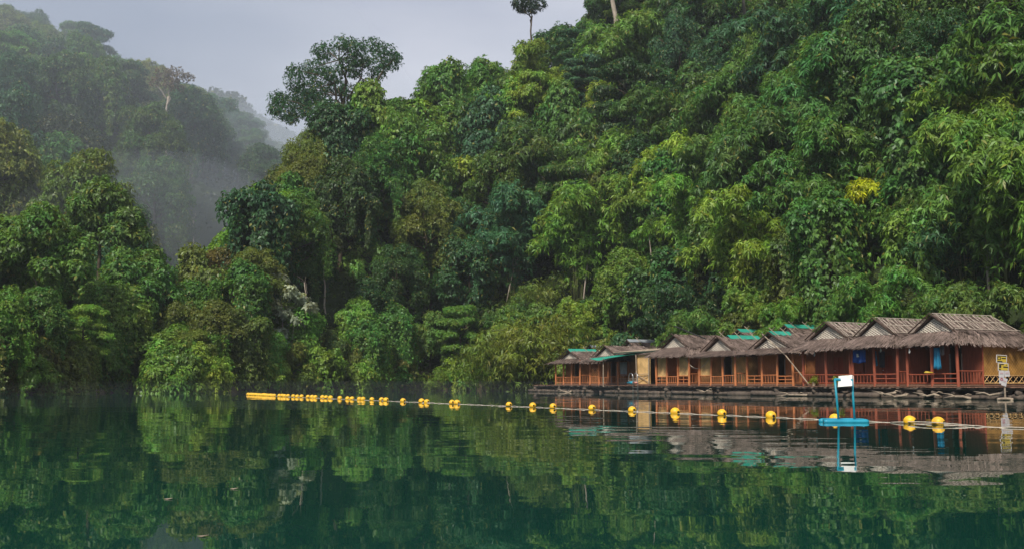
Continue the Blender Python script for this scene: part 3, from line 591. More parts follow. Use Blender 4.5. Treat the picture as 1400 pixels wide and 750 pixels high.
# the headland's outline steps down to the tip
for px_, D, yt, kind, word in ((234, 90, 432, 'broadleaf', 'bright green'), (250, 94, 398, 'fine_leaf', 'olive'), (268, 97, 372, 'broadleaf', 'mid-green'), (284, 100, 345, 'creeper', 'olive'), (300, 104, 325, 'fine_leaf', 'brownish'), (322, 107, 296, 'large_leaf', 'bright green'), (345, 111, 262, 'fine_leaf', 'mid-green'), (372, 114, 238, 'broadleaf', 'bright green'), (398, 118, 218, 'large_leaf', 'mid-green'), (262, 89, 440, 'fine_leaf', 'olive'), (300, 93, 400, 'broadleaf', 'olive'), (330, 97, 360, 'creeper', 'mid-green'), (280, 88, 470, 'creeper', 'yellow-green'), (355, 101, 330, 'fine_leaf', 'olive'),
                              (412, 122, 200, 'fine_leaf', 'olive'), (185, 94, 318, 'broadleaf', 'mid-green'), (200, 97, 350, 'fine_leaf', 'mid-green'), (213, 100, 388, 'broadleaf', 'blue-green'), (160, 90, 360, 'broadleaf', 'bright green'), (428, 124, 186, 'fine_leaf', 'olive'), (440, 127, 158, 'fine_leaf', 'olive'), (462, 129, 148, 'fine_leaf', 'olive'), (484, 130, 142, 'broadleaf', 'mid-green'), (508, 132, 138, 'broadleaf', 'mid-green'), (535, 134, 128, 'fine_leaf', 'mid-green'), (565, 140, 112, 'large_leaf', 'bright green')):
    top = at(px_, yt, D); g_ = float(height(top.x, top.y)[0]); hh = max(3.0, top.z - g_); placed.append((top.x, top.y)); tall = 11.0 if kind != 'creeper' else 6.8
    sc_ = hh / tall; sx_ = min(1.35, max(0.75, sc_)); plant(kind, (top.x, top.y, g_ - 0.4), 1.0, jitter(GREENS[word]), word, squash=(sx_, sc_))
# slender pale stems and snags
for px_, py_, n_, sc_ in ((430, 500, 9, 1), (268, 345, 7, 1), (340, 430, 6, 1), (612, 300, 8, 1), (690, 420, 7, 1), (795, 420, 10, 1), (870, 300, 8, 1), (895, 420, 9, 1), (935, 250, 8, 1), (985, 160, 7, 1), (1003, 420, 9, 1), (1060, 210, 6, 1), (1120, 350, 6, 1), (1205, 230, 9, 1), (1290, 180, 7, 1), (1165, 110, 7, 1), (540, 380, 6, 1), (760, 180, 6, 1), (1340, 420, 10, 1), (900, 130, 6, 1), (660, 150, 6, 1), (30, 420, 8, 1), (180, 450, 7, 1)):
    h = hit(px_, py_); r_ = random.uniform(0.035, 0.08); r = empty('bare_stem', (h.x, h.y - 1.5, h.z - 1.2), random.uniform(0, 6)); lx, ly = random.uniform(-1.2, 1.2), random.uniform(-1.5, 0)
    tm = limb_mesh(r_ * 1.6, [(0, 0, 0), (lx * .15, ly * .2, n_ * .3), (lx * .6, ly * .5, n_ * .65), (lx, ly, n_)], [(lx + random.uniform(-1, 1), ly + random.uniform(-1, 1), n_ + random.uniform(-.5, 1.4)) for _ in range(4)], 0.5, 6)
    link('trunk', tm, M['bark_pale'], r); r['category'] = 'tree'; TREES.append((r, 'bare', 'pale', (h.x, h.y, h.z), 0.8))
# young bamboo leaning over the water at the raft's end
for px_, py_, sc, lb in ((700, 500, 1.35, 'bright young bamboo hanging to the water before the raft end'), (735, 480, 1.5, 'bright bamboo rising right behind the raft end'), (772, 490, 1.4, 'bright bamboo beside the end hut'), (668, 515, 0.95, 'low young bamboo reaching over the water left of the raft')):
    D = 106 if px_ > 690 else 113; b = at(px_, 528, D); b.z = max(0.1, float(height(b.x, b.y)[0])); placed.append((b.x, b.y)); plant('young_bamboo', b, sc * 1.5, (0.13, 0.20, 0.03), 'bright', label=lb)

poisson(-60, 105, 45, 210, 9500, lambda d, x, y: 3.2 if d < 3 else 4.6 if d < 20 else 5.6, lambda x, y, h, d, ia, ib: ia and y < 205 and h < 95, 'right', 1.0, 1.5)
poisson(-120, -30, 40, 135, 2600, lambda d, x, y: 3.2 if d < 3 else 5.0, lambda x, y, h, d, ia, ib: ib and x / y > -0.62, 'left', 1.0, 1.5)
poisson(-220, 60, 135, 400, 6000, lambda d, x, y: 8.0 if y < 260 else 9.5, lambda x, y, h, d, ia, ib: (ib or y > 205) and x / y > -0.60, 'mist', 1.3, 1.9)

_ch = choose
choose = lambda px, py, region: (random.choice(['shrub', 'shrub', 'creeper', 'young_bamboo' if px > 600 else 'shrub']), random.choice(['bright green', 'mid-green', 'olive', 'dark green', 'mid-green']))
poisson(-34, 85, 50, 150, 6000, lambda d, x, y: 3.3, lambda x, y, h, d, ia, ib: ia and d > 3 and d < 48, 'right', 1.5, 2.2)
choose = _ch
placed.clear()
for px_, py_, kd, sc_ in ((866, 92, 'shrub', 2.4), (885, 78, 'shrub', 2.6), (905, 95, 'creeper', 1.0), (850, 120, 'shrub', 2.2), (880, 115, 'large_leaf', 0.6), (1240, 340, 'shrub', 2.0), (1262, 325, 'shrub', 2.2), (1285, 345, 'young_bamboo', 1.6), (1250, 365, 'shrub', 1.8)):
    h = hit(px_, py_)
    if h.y < 300: plant(kd, (h.x, h.y, h.z - 0.4), sc_, jitter(GREENS['mid-green']), 'mid-green')
def shoreline(poly, y0, y1, step, seed=0):
    Q = [np.array(p, float) for p in poly]
    for a, b in zip(Q[:-1], Q[1:]):
        n = max(1, int(np.hypot(*(b - a)) / step))
        for i in range(n):
            p = a + (b - a) * (i + random.random()) / n
            for inn in (0.6, 2.6):
                c = p + rng.normal(size=2) * 0.7; nrm = np.array([b[1] - a[1], a[0] - b[0]]); nrm /= np.hypot(*nrm)
                for sg in (1, -1):
                    q = c + nrm * sg * inn; h = float(height(q[0], q[1])[0])
                    if h > 0.05: break
                else: continue
                if not (y0 < q[1] < y1) or abs(q[0] / q[1]) > 0.56: continue
                px, py = proj((q[0], q[1], h + 2))
                if 735 < px < 1420 and inn > 1: continue
                r = random.random()
                kind = 'shrub' if r < 0.75 else 'young_bamboo' if r < 0.85 and px > 560 else 'creeper'
                word = random.choice(['yellow-green', 'bright green', 'mid-green', 'olive', 'bright green']) if px > 225 else random.choice(['mid-green', 'mid-green', 'bright green', 'olive'])
                plant(kind, (q[0], q[1], h - 0.9), random.uniform(1.0, 1.7) * (1 if kind == 'shrub' else 0.7), jitter(GREENS[word]), word)
shoreline(RIGHT[2:17], 40, 150, 2.6)
shoreline(LEFT[1:8], 40, 150, 2.8)

# ------------------------------------------------------------------ undergrowth that covers the slopes
def ground_cover(name, n, x0, x1, y0, y1, L_, W_, test, color, lift=0.8, k=5):
    X = rng.uniform(x0, x1, n); Y = rng.uniform(y0, y1, n); H = height(X, Y); P = np.stack([X, Y], 1); dr, ir = poly_dist(P, RIGHT); dl, il = poly_dist(P, LEFT)
    px = 700 + F * X / Y; ok = (H > 0.05) & (px > -220) & (px < 1760) & test(X, Y, H, ir, il); C = np.stack([X, Y, H + lift * rng.random(n) ** 2 + 0.1], 1)[ok]; m = len(C)
    nn_ = unit(np.stack([rng.normal(size=m) * 0.4 - 0.2, rng.normal(size=m) * 0.4 - 0.4, np.full(m, 0.8)], 1))
    me = quad_mesh(name, clusters(C, nn_, k, L_, W_, 0.4)); me.materials.append(M['leaf']); o = link(name, me, None); o.color = (*color, 1); tag(o, kind='stuff'); return o
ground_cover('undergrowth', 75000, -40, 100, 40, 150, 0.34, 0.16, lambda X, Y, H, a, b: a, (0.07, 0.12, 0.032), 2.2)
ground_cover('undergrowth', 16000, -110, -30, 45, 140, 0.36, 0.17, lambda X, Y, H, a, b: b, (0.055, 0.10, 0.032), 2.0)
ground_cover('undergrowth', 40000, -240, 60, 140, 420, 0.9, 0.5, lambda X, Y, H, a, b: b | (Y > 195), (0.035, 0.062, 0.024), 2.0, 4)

# ------------------------------------------------------------------ the farthest, pale mountain
def mountain_h(X, Y):
    C = np.array([(at(px, py, D).x, D, at(px, py, D).z) for px, py, D in ((150, 130, 900), (250, 135, 880), (310, 142, 860), (345, 166, 860), (375, 190, 870), (400, 205, 880), (440, 235, 900), (560, 290, 920), (700, 330, 950))])
    P = np.stack([X, Y], 1); t_ = np.full(len(X), -80.0)
    for a, b in zip(C[:-1], C[1:]):
        ab = b[:2] - a[:2]; t = np.clip(((P - a[:2]) @ ab) / (ab @ ab), 0, 1); t_ = np.maximum(t_, a[2] + t * (b[2] - a[2]) - 0.6 * np.hypot(*(P - a[:2] - t[:, None] * ab).T))
    return t_ + vnoise(X, Y, 40) * 14 + vnoise(X, Y, 14, 2) * 9
tag(link('mountain', grid_mesh('mountain', -520, 160, 140, 700, 1000, 70, fn=mountain_h), M['soil']), kind='structure')
_n = 26000; _X = rng.uniform(-480, 100, _n); _Y = rng.uniform(720, 900, _n); _C = np.stack([_X, _Y, mountain_h(_X, _Y) + rng.uniform(0, 7, _n)], 1)
_me = quad_mesh('far_forest', clusters(_C, unit(rng.normal(size=(_n, 3)) * 0.5 + np.array([0, -0.4, 0.8])), 4, 3.4, 2.6, 0.3)); _me.materials.append(M['leaf'])
_o = link('far_forest', _me, None); _o.color = (0.04, 0.07, 0.03, 1); tag(_o, kind='stuff')

# ------------------------------------------------------------------ the huts on their raft
RZ = math.atan2(0.45, 0.893)
U = Vector((-0.45, 0.893, 0)).normalized(); V = Vector((0.893, 0.45, 0)).normalized()      # along the row, and from front to back
Q0 = Vector((24.6, 58.0, 0)); DECK = 0.70
def raft(x, y, z=0.0): return Q0 + V * x + U * y + Vector((0, 0, z))       # x: depth behind the front posts, y: along the row
def along(px, x):                                                           # where along the row the line at depth x crosses that column of the photo
    k = (px - 700) / F * 1.0055; b = Q0 + V * x
    return (b.x - k * b.y) / (k * U.y - U.x)
class Rel:                                                                  # local hut frame: x depth, y along the row, z from the deck
    pass
def thatch_patch(quads, A, B, C, D, dens=22, ln=0.40, wd=0.045, over=0.0):
    """ragged palm-leaf strips over the slope A-B (top) to D-C (bottom)"""
    A, B, C, D = (np.array(p, float) for p in (A, B, C, D))
    area = (np.linalg.norm(B - A) + np.linalg.norm(C - D)) / 2 * (np.linalg.norm(D - A) + np.linalg.norm(C - B)) / 2
    n = int(dens * 1.9 * area); s_ = rng.random((n, 1)); t = np.floor(rng.random((n, 1)) * 9) / 9 + rng.random((n, 1)) * 0.06
    top = A + (B - A) * s_; bot = D + (C - D) * s_; P = top + (bot - top) * t * (1 + over); dn = unit(bot - top); side = np.broadcast_to(unit((B - A)[None] if np.linalg.norm(B - A) > 0.01 else (C - D)[None]), dn.shape)
    nn_ = unit(np.cross(side, dn)); nn_ = np.where(nn_[:, 2:3] < 0, -nn_, nn_)
    dn = unit(dn + side * rng.normal(size=(n, 1)) * 0.28 + nn_ * rng.uniform(-0.02, 0.10, (n, 1)))
    P = P + nn_ * rng.uniform(0.02, 0.10, (n, 1)); l_ = ln * rng.uniform(0.6, 1.3, (n, 1)); w_ = wd * rng.uniform(0.6, 1.5, (n, 1))
    quads.append(np.stack([P - side * w_ / 2, P + side * w_ / 2, P + side * w_ / 2 + dn * l_, P - side * w_ / 2 + dn * l_ * 1.1], 1))
def make_roof(parent, W, Lx, ez, bz, rz, x0=0.0, style='plain', oh=0.45, sag=0.0):
    """two-tier thatched roof: steep gabled top over a flatter skirt"""
    hw = W / 2 + 0.02
    e = dict(x0=x0 - oh - 0.12, x1=x0 + Lx + 0.35, y0=-hw - 0.22, y1=hw + 0.22); k = dict(x0=x0 + 0.45, x1=x0 + Lx - 0.35, y0=-hw * 0.76, y1=hw * 0.76)
    rx0, rx1 = x0 + 0.15, x0 + Lx - 0.9
    E = [(e['x0'], e['y0'], ez), (e['x1'], e['y0'], ez), (e['x1'], e['y1'], ez), (e['x0'], e['y1'], ez)]
    K = [(k['x0'], k['y0'], bz), (k['x1'], k['y0'], bz), (k['x1'], k['y1'], bz), (k['x0'], k['y1'], bz)]
    Rg = [(rx0, 0, rz), (rx1, 0, rz)]
    K2 = [(x0 + 0.30, k['y0'] - 0.12, bz - 0.02), (k['x1'] + 0.1, k['y0'] - 0.12, bz - 0.02), (k['x1'] + 0.1, k['y1'] + 0.12, bz - 0.02), (x0 + 0.30, k['y1'] + 0.12, bz - 0.02)]
    mb = MB(); dz = (0, 0, -0.07)
    for a, b in ((0, 1), (1, 2), (2, 3), (3, 0)): mb.prism([E[a], E[b], K[b], K[a]], dz)
    mb.prism([K2[0], K2[1], Rg[1], Rg[0]], dz); mb.prism([K2[2], K2[3], Rg[0], Rg[1]], dz); mb.prism([K2[1], K2[2], Rg[1]], dz)
    roof = mb.build('roof', M['thatch_base'], parent)
    q = []
    thatch_patch(q, K[0], K[1], E[1], E[0], 60, over=0.06); thatch_patch(q, K[1], K[2], E[2], E[1], 60, over=0.06)
    thatch_patch(q, K[2], K[3], E[3], E[2], 40, over=0.06); thatch_patch(q, K[3], K[0], E[0], E[3], 70, over=0.08)
    thatch_patch(q, Rg[0], Rg[1], K2[1], K2[0], 60); thatch_patch(q, Rg[1], Rg[0], K2[3], K2[2], 35); thatch_patch(q, Rg[1], Rg[1], K2[2], K2[1], 50)
    # loose fringe along the eaves
    for (A, B) in ((E[0], E[1]), (E[3], E[0]), (E[1], E[2])):
        A, B = np.array(A), np.array(B); n = int(np.linalg.norm(B - A) * 40); s_ = rng.random((n, 1)); P = A + (B - A) * s_ + np.array([0, 0, 0.04]); side = unit((B - A)[None])
        d_ = unit(np.array([[0, 0, -1.0]]) + side * rng.normal(size=(n, 1)) * 0.3); l_ = rng.uniform(0.03, 0.20, (n, 1)) * rng.uniform(0.3, 1.4, (n, 1)); w_ = rng.uniform(0.02, 0.07, (n, 1))
        q.append(np.stack([P - side * w_ / 2, P + side * w_ / 2, P + side * w_ / 2 + d_ * l_, P - side * w_ / 2 + d_ * l_ * 0.8], 1))
    me = quad_mesh('thatch', np.concatenate(q)); link('thatch', me, M['thatch'], roof)
    # gable triangle with its lattice
    g = MB(); gx = x0 + 0.42; g.prism([(gx, k['y0'] * 0.93, bz), (gx, k['y1'] * 0.93, bz), (gx, 0, rz - 0.12)], (0.03, 0, 0)); gb = g.build('gable', M['gable' if style != 'dark' else 'gable_back'], parent)
    l = MB(); hwk = k['y1'] * 0.93; hh = rz - 0.12 - bz
    for i in range(-5, 6):
        for sg in (-1, 1):
            a = i / 5 * hwk                                   # slanted sticks clipped to the triangle
            y_, z_ = a, 0.0; st = []
            for t in np.linspace(0, 1, 24):
                yy, zz = a + sg * t * hwk * 1.2, t * hh * 1.0
                if abs(yy) / hwk + zz / hh <= 1.0: st.append((yy, zz))
            if len(st) > 2: l.tube([(gx - 0.03, st[0][0], bz + st[0][1]), (gx - 0.03, st[-1][0], bz + st[-1][1])], 0.03, 4)
    l.build('lattice', M['lattice'], gb)
    b = MB()
    for yk in (K2[0], K2[3]): b.tube([(rx0 - 0.12, 0, rz + 0.10), (x0 + 0.02, yk[1] * 1.05, yk[2] + 0.02)], 0.045, 5)
    b.build('bargeboard', M['thatch_base'], roof)
    if style == 'lattice':
        l = MB()
        for i in range(13):
            x_ = rx0 + 0.3 + (rx1 - rx0 - 0.4) * i / 12; dx = random.uniform(-0.15, 0.15)
            A = Vector((x_, -0.03, rz + 0.11)); B = Vector((x_ - 0.35 + dx, K2[0][1] + 0.05, bz + 0.14))
            l.tube([A, B], 0.018, 4)
            if i % 2 == 0: l.tube([A + Vector((0.05, 0, 0)), Vector((x_ + 0.55 + dx, K2[0][1] + 0.05, bz + 0.16))], 0.016, 4)
        for t in (0.03, 0.5, 0.97):
            A = Vector(Rg[0]).lerp(Vector(K2[0]), t) + Vector((0, -0.03, 0.13)); B = Vector(Rg[1]).lerp(Vector(K2[1]), t) + Vector((0, -0.03, 0.13)); l.tube([A, B], 0.022, 4)
        l.build('batten', M['batten'], roof)
    return roof, (rx0, rx1)
def ridge_sheet(roof, rx0, rx1, rz, mat, drop=0.28, wid=0.42, name='ridge_sheet'):
    m = MB()
    n = 7
    for sg in (-1, 1):
        vs = []; 
        for i in range(n):
            x = rx0 - 0.1 + (rx1 - rx0 + 0.2) * i / (n - 1); w_ = random.uniform(-0.03, 0.03)
            vs += [(x, 0, rz + 0.17), (x, sg * (wid + w_), rz + 0.15 - drop + w_)]
        m.add(vs, [(2 * i, 2 * i + 2, 2 * i + 3, 2 * i + 1) for i in range(n - 1)])
    o = m.build(name, mat, roof); md = o.modifiers.new('thick', 'SOLIDIFY'); md.thickness = 0.02; return o
def ridge_sticks(roof, xs, rz, mat, ln=0.7):
    for x in xs:
        m = MB()
        for sg in (-1, 1): m.tube([(x, -sg * 0.28, rz + 0.42), (x + random.uniform(-.1, .1), sg * ln, rz + 0.17 - ln * 0.62)], 0.028, 5)
        m.build('ridge_stick', mat, roof)
def railing(parent, a, b, h, mat, kind='pickets', lean=0.0, n=None):
    """rail between the local points a and b (x, y)"""
    a, b = Vector((*a, 0)), Vector((*b, 0)); ln = (b - a).length; r = MB(); z1, z0 = h, 0.16
    r.tube([a + Vector((0, 0, z1)), a.lerp(b, 0.5) + Vector((0, 0, z1 + random.uniform(-.02, .02))), b + Vector((0, 0, z1 + lean))], 0.035, 6)
    r.tube([a + Vector((0, 0, z0)), b + Vector((0, 0, z0 + lean))], 0.035, 6)
    if kind == 'pickets':
        k = n or max(3, int(ln / 0.24))
        for i in range(1, k): p = a.lerp(b, i / k); r.tube([p + Vector((0, 0, z0)), p + Vector((0, 0, z1))], 0.02, 5)
    elif kind == 'rails':
        r.tube([a + Vector((0, 0, (z0 + z1) / 2)), b + Vector((0, 0, (z0 + z1) / 2 + lean))], 0.03, 6)
        k = max(2, int(ln / 0.9))
        for i in range(1, k): p = a.lerp(b, i / k); r.tube([p + Vector((0, 0, 0.0)), p + Vector((0, 0, z1))], 0.03, 5)
    elif kind == 'cross':
        k = max(2, round(ln / 0.5))
        for i in range(k):
            p, q = a.lerp(b, i / k), a.lerp(b, (i + 1) / k)
            r.tube([p + Vector((0, 0, z0)), q + Vector((0, 0, z1))], 0.02, 5); r.tube([p + Vector((0.03, 0, z1)), q + Vector((0.03, 0, z0))], 0.02, 5)
    return r.build('railing', mat, parent)
def wall(parent, a, b, z0, z1, mat, name='wall', th=0.05):
    a, b = Vector((*a, 0)), Vector((*b, 0)); d = (b - a); m = MB(); c = (a + b) / 2
    m.box((c.x, c.y, (z0 + z1) / 2), (d.length, th, z1 - z0), math.atan2(d.y, d.x)); return m.build(name, mat, parent)

def make_hut(name, label, s, W, Lx, ez, bz, rz, wood, wallm, x0=0.0, style='plain', porch=1.15, side='wall', panel=None, front='door', sidem=None, railk='pickets', near_posts=(0.0,), cap=None, group='thatched huts along the raft', posts=3, tilt=0.0):
    fx = {'S': 0}.get('x', 0) + random.uniform(-0.25, 0.45)
    if rz - ez < 1.6: bz = ez + 0.42
    ez += 0.14; bz += 0.10; rz += 0.05
    o = raft(x0 + fx, s, DECK); root = empty(name, o, RZ + tilt, label, 'hut', group)
    hw = W / 2 - 0.06
    fl = MB(); fl.box((Lx / 2, 0, 0.04), (Lx, W - 0.05, 0.08)); fl.build('floor', M['deck'], root)
    top = ez + 0.22
    px_ = [(0.06, y) for y in np.linspace(-hw, hw, posts)] + [(porch, -hw), (porch, hw), (Lx - 0.05, -hw), (Lx - 0.05, hw)]
    for (x, y) in px_:
        m = MB(); lx = random.uniform(-.05, .05); ly = random.uniform(-.05, .05)
        m.tube([(x, y, -0.1), (x + lx * .5, y + ly * .5, top / 2), (x + lx, y + ly, top)], 0.09 if x < 0.2 else 0.05, 8); m.build('post', M[wood], root)
    m = MB(); m.tube([(0.06, -hw - 0.2, ez + 0.02), (0.06, hw + 0.2, ez + 0.02)], 0.05, 6); m.build('beam', M[wood], root)
    # room behind the porch
    dw = 0.42
    if front == 'door':
        wall(root, (porch, -hw), (porch, -dw), 0.08, top, M[wallm], 'front_wall'); wall(root, (porch, dw), (porch, hw), 0.08, top, M[wallm], 'front_wall')
        wall(root, (porch, -dw + 0.01), (porch, dw - 0.01), 1.86, top, M[wallm], 'lintel')
        d = MB(); d.box((porch + 0.02, 0, 0.97), (0.04, 2 * dw - 0.02, 1.76)); d.box((porch - 0.012, 0, 0.97), (0.03, 0.05, 1.7)); dd = d.build('door', M['door'], root)
        h = MB(); h.ball((porch - 0.05, 0.30, 0.95), 0.03, 8, 6); h.build('handle', M['steel'], dd)
    elif front == 'open':
        wall(root, (porch, -hw), (porch, -dw), 0.08, top, M[wallm], 'front_wall'); wall(root, (porch, dw), (porch, hw), 0.08, top, M[wallm], 'front_wall')
        wall(root, (porch + 0.9, -dw), (porch + 0.9, dw), 0.08, top, M['shade_and_dark_pole'], 'doorway_shade')  # dark sheet standing in for the unlit room behind the opening
        f = MB()
        for y in (-dw, dw): f.box((porch - 0.03, y, 0.98), (0.08, 0.07, 1.8))
        f.build('door_frame', M['gable'], root)
    if side == 'wall': wall(root, (porch + 0.03, -hw), (Lx, -hw), 0.08, top, M[sidem or wallm], 'side_wall')
    elif side == 'raised':
        wall(root, (porch + 0.03, -hw), (Lx, -hw), 0.62, top, M[sidem or wallm], 'side_wall'); railing(root, (porch + 0.03, -hw), (Lx, -hw), 0.60, M['mat_tan'], 'cross')
        wall(root, (porch + 0.3, -hw + 0.5), (Lx, -hw + 0.5), 0.08, 0.8, M['shade_and_dark_pole'], 'inner_shade')  # the low dark sheet is painted shade behind the lattice
    wall(root, (porch + 0.03, hw), (Lx, hw), 0.08, top, M[wallm], 'side_wall'); wall(root, (Lx, -hw), (Lx, hw), 0.08, top, M[wallm], 'back_wall')
    # railings: front in bays, and the near side of the porch
    ys = np.linspace(-hw, hw, posts)
    for i in range(posts - 1):
        railing(root, (0.06, ys[i] + 0.08), (0.06, ys[i + 1] - 0.08), random.uniform(0.62, 0.72), M[wood], railk if i % 2 == 0 else 'pickets')
    railing(root, (0.12, -hw), (porch - 0.05, -hw), 0.85, M[wood], 'pickets')
    if panel:
        for (i, mt) in panel: wall(root, (0.16, ys[i] + 0.06), (0.16, ys[i + 1] - 0.06), 0.62, top - 0.1, M[mt], 'front_panel')
    rf, (ra, rb) = make_roof(root, W, Lx, ez, bz, rz, 0.0, style)
    if cap:
        ridge_sheet(rf, ra if cap[1] is None else cap[1], rb if cap[2] is None else cap[2], rz, M[cap[0]])
        ridge_sticks(rf, [ra + (rb - ra) * t for t in cap[3]], rz, M['driftwood'])
    return root
def S(px, x=0.4): return along(px, x)
H = {}
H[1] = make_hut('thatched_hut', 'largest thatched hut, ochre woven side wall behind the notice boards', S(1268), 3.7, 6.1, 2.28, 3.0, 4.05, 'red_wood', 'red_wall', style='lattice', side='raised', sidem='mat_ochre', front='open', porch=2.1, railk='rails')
H[2] = make_hut('thatched_hut', 'red hut under lattice-topped thatch, between the hut with the towel and the ochre-walled hut', S(1198), 3.65, 5.4, 2.25, 2.95, 4.0, 'red_wood', 'red_wall', style='lattice', railk='rails')
H[3] = make_hut('thatched_hut', 'red hut with a blue towel hanging in its porch', S(1132), 4.3, 5.4, 2.2, 2.9, 3.95, 'red_wood', 'red_wall', style='lattice', railk='rails')
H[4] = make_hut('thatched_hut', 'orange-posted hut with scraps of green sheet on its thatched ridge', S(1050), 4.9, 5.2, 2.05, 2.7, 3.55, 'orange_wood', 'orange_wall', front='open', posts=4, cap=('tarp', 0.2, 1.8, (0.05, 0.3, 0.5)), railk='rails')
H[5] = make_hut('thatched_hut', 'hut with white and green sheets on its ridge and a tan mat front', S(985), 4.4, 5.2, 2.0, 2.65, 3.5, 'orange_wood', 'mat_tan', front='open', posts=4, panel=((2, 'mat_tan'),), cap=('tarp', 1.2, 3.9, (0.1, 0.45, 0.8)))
H[6] = make_hut('thatched_hut', 'hut with a pale latticed gable beside the green awning, tan mat side', S(924), 4.5, 5.4, 2.15, 2.85, 3.9, 'orange_wood', 'orange_wall', sidem='mat_tan', railk='rails', posts=4, panel=((2, 'mat_tan'), (0, 'mat_tan')))
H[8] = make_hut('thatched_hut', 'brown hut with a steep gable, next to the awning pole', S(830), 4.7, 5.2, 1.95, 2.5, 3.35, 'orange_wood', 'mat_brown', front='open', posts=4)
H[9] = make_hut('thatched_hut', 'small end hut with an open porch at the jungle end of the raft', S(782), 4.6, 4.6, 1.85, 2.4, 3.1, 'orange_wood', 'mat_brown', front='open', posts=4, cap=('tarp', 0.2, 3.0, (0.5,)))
H[10] = make_hut('thatched_hut', 'tall rear-row hut with a bright green ridge, behind the red huts', S(1072, 6.6), 4.6, 5.0, 2.6, 3.3, 4.45, 'orange_wood', 'orange_wall', x0=6.2, cap=('tarp', None, None, (0.15, 0.5)), group='rear row of huts')
H[11] = make_hut('thatched_hut', 'rear-row hut with a green ridge, behind the hut with green scraps', S(1008, 6.6), 5.0, 4.6, 2.5, 3.2, 4.35, 'orange_wood', 'orange_wall', x0=6.2, cap=('tarp', None, None, (0.25,)), group='rear row of huts')
H[12] = make_hut('thatched_hut', 'rear hut with a grey tin ridge behind the two smallest huts', S(808, 6.4), 4.6, 5.0, 2.3, 2.9, 3.8, 'orange_wood', 'mat_brown', x0=6.2, cap=('tin', None, None, (0.3,)), group='rear row of huts')
H[13] = make_hut('thatched_hut', 'rear hut whose brown gable rises above the green awning', S(858, 6.4), 4.6, 4.6, 2.5, 3.1, 4.1, 'orange_wood', 'mat_brown', x0=6.2, cap=('tin', None, None, (0.3,)), group='rear row of huts')
H[0] = make_hut('thatched_hut', 'hut cut off by the picture edge, only its dark eave showing', -4.5, 4.4, 5.0, 2.0, 2.7, 3.7, 'red_wood', 'mat_ochre', x0=4.0, railk='pickets', group='thatched huts along the raft')

# flat-roofed hut between, under the green awning
s7 = S(868); o7 = empty('awning_hut', raft(0, s7, DECK), RZ, 'flat-roofed hut of tan bamboo matting shaded by a green awning', 'hut')
fl = MB(); fl.box((2.6, 0, 0.04), (5.2, 5.0, 0.08)); fl.build('floor', M['deck'], o7)
for (a, b, mt) in (((0.2, -2.4), (0.2, -0.5), 'mat_tan'), ((1.2, -0.5), (1.2, -0.1), 'mat_tan'), ((1.2, -0.1), (1.2, 2.3), 'mat_brown'), ((1.25, -2.4), (5.1, -2.4), 'mat_tan'), ((1.25, 2.4), (5.1, 2.4), 'mat_brown'), ((5.1, -2.4), (5.1, 2.4), 'mat_brown')):
    wall(o7, a, b, 0.08, 2.5, M[mt], 'wall')
for (x, y) in ((0.05, -2.4), (0.05, -0.6), (0.05, 2.3), (1.12, -2.4), (1.12, 0.0)):
    m = MB(); m.tube([(x, y, -0.1), (x + random.uniform(-.05, .05), y, 2.55)], 0.055, 7); m.build('post', M['driftwood'], o7)
m = MB(); m.tube([(0.05, -2.4, 0.2), (0.05, -0.6, 0.85)], 0.03, 5); m.tube([(0.05, -2.4, 0.85), (0.05, -0.6, 0.25)], 0.03, 5); m.tube([(0.05, -2.4, 0.9), (0.05, -0.6, 0.88)], 0.03, 5); m.build('brace', M['driftwood'], o7)
railing(o7, (0.05, -0.5), (0.05, 2.2), 0.5, M['driftwood'], 'rails')
m = MB(); m.prism([(-0.15, -2.6, 2.72), (5.3, -2.6, 3.2), (5.3, 2.6, 3.2), (-0.15, 2.6, 2.72)], (0, 0, -0.06)); m.build('roof', M['dark_tarp'], o7)
m = MB()
for i in range(6): m.tube([(-0.25, -2.5 + i, 2.76), (5.3, -2.5 + i, 3.25)], 0.035, 5)
m.build('rafter', M['driftwood'], o7)
aw = empty('awning', raft(0, s7, DECK), RZ, 'turquoise-green tarpaulin awning stretched over a pole', 'awning')
nx, ny = 8, 10; vs = []
for i in range(nx):
    for j in range(ny):
        a, b = i / (nx - 1), j / (ny - 1)
        vs.append((-2.6 + 4.2 * a, -0.6 + 3.3 * b, 2.22 + 0.55 * a - 0.16 * math.sin(math.pi * b) * (1 - a) + 0.02 * math.sin(9 * b + 3 * a)))
m = MB(); m.add(vs, [(i * ny + j, (i + 1) * ny + j, (i + 1) * ny + j + 1, i * ny + j + 1) for i in range(nx - 1) for j in range(ny - 1)])
sh = m.build('sheet', M['tarp'], aw, True); sh.modifiers.new('t', 'SOLIDIFY').thickness = 0.015
m = MB(); m.tube([(-2.3, 0.9, -0.15), (-2.28, 0.9, 2.20)], 0.05, 8); m.build('pole', M['driftwood'], aw)

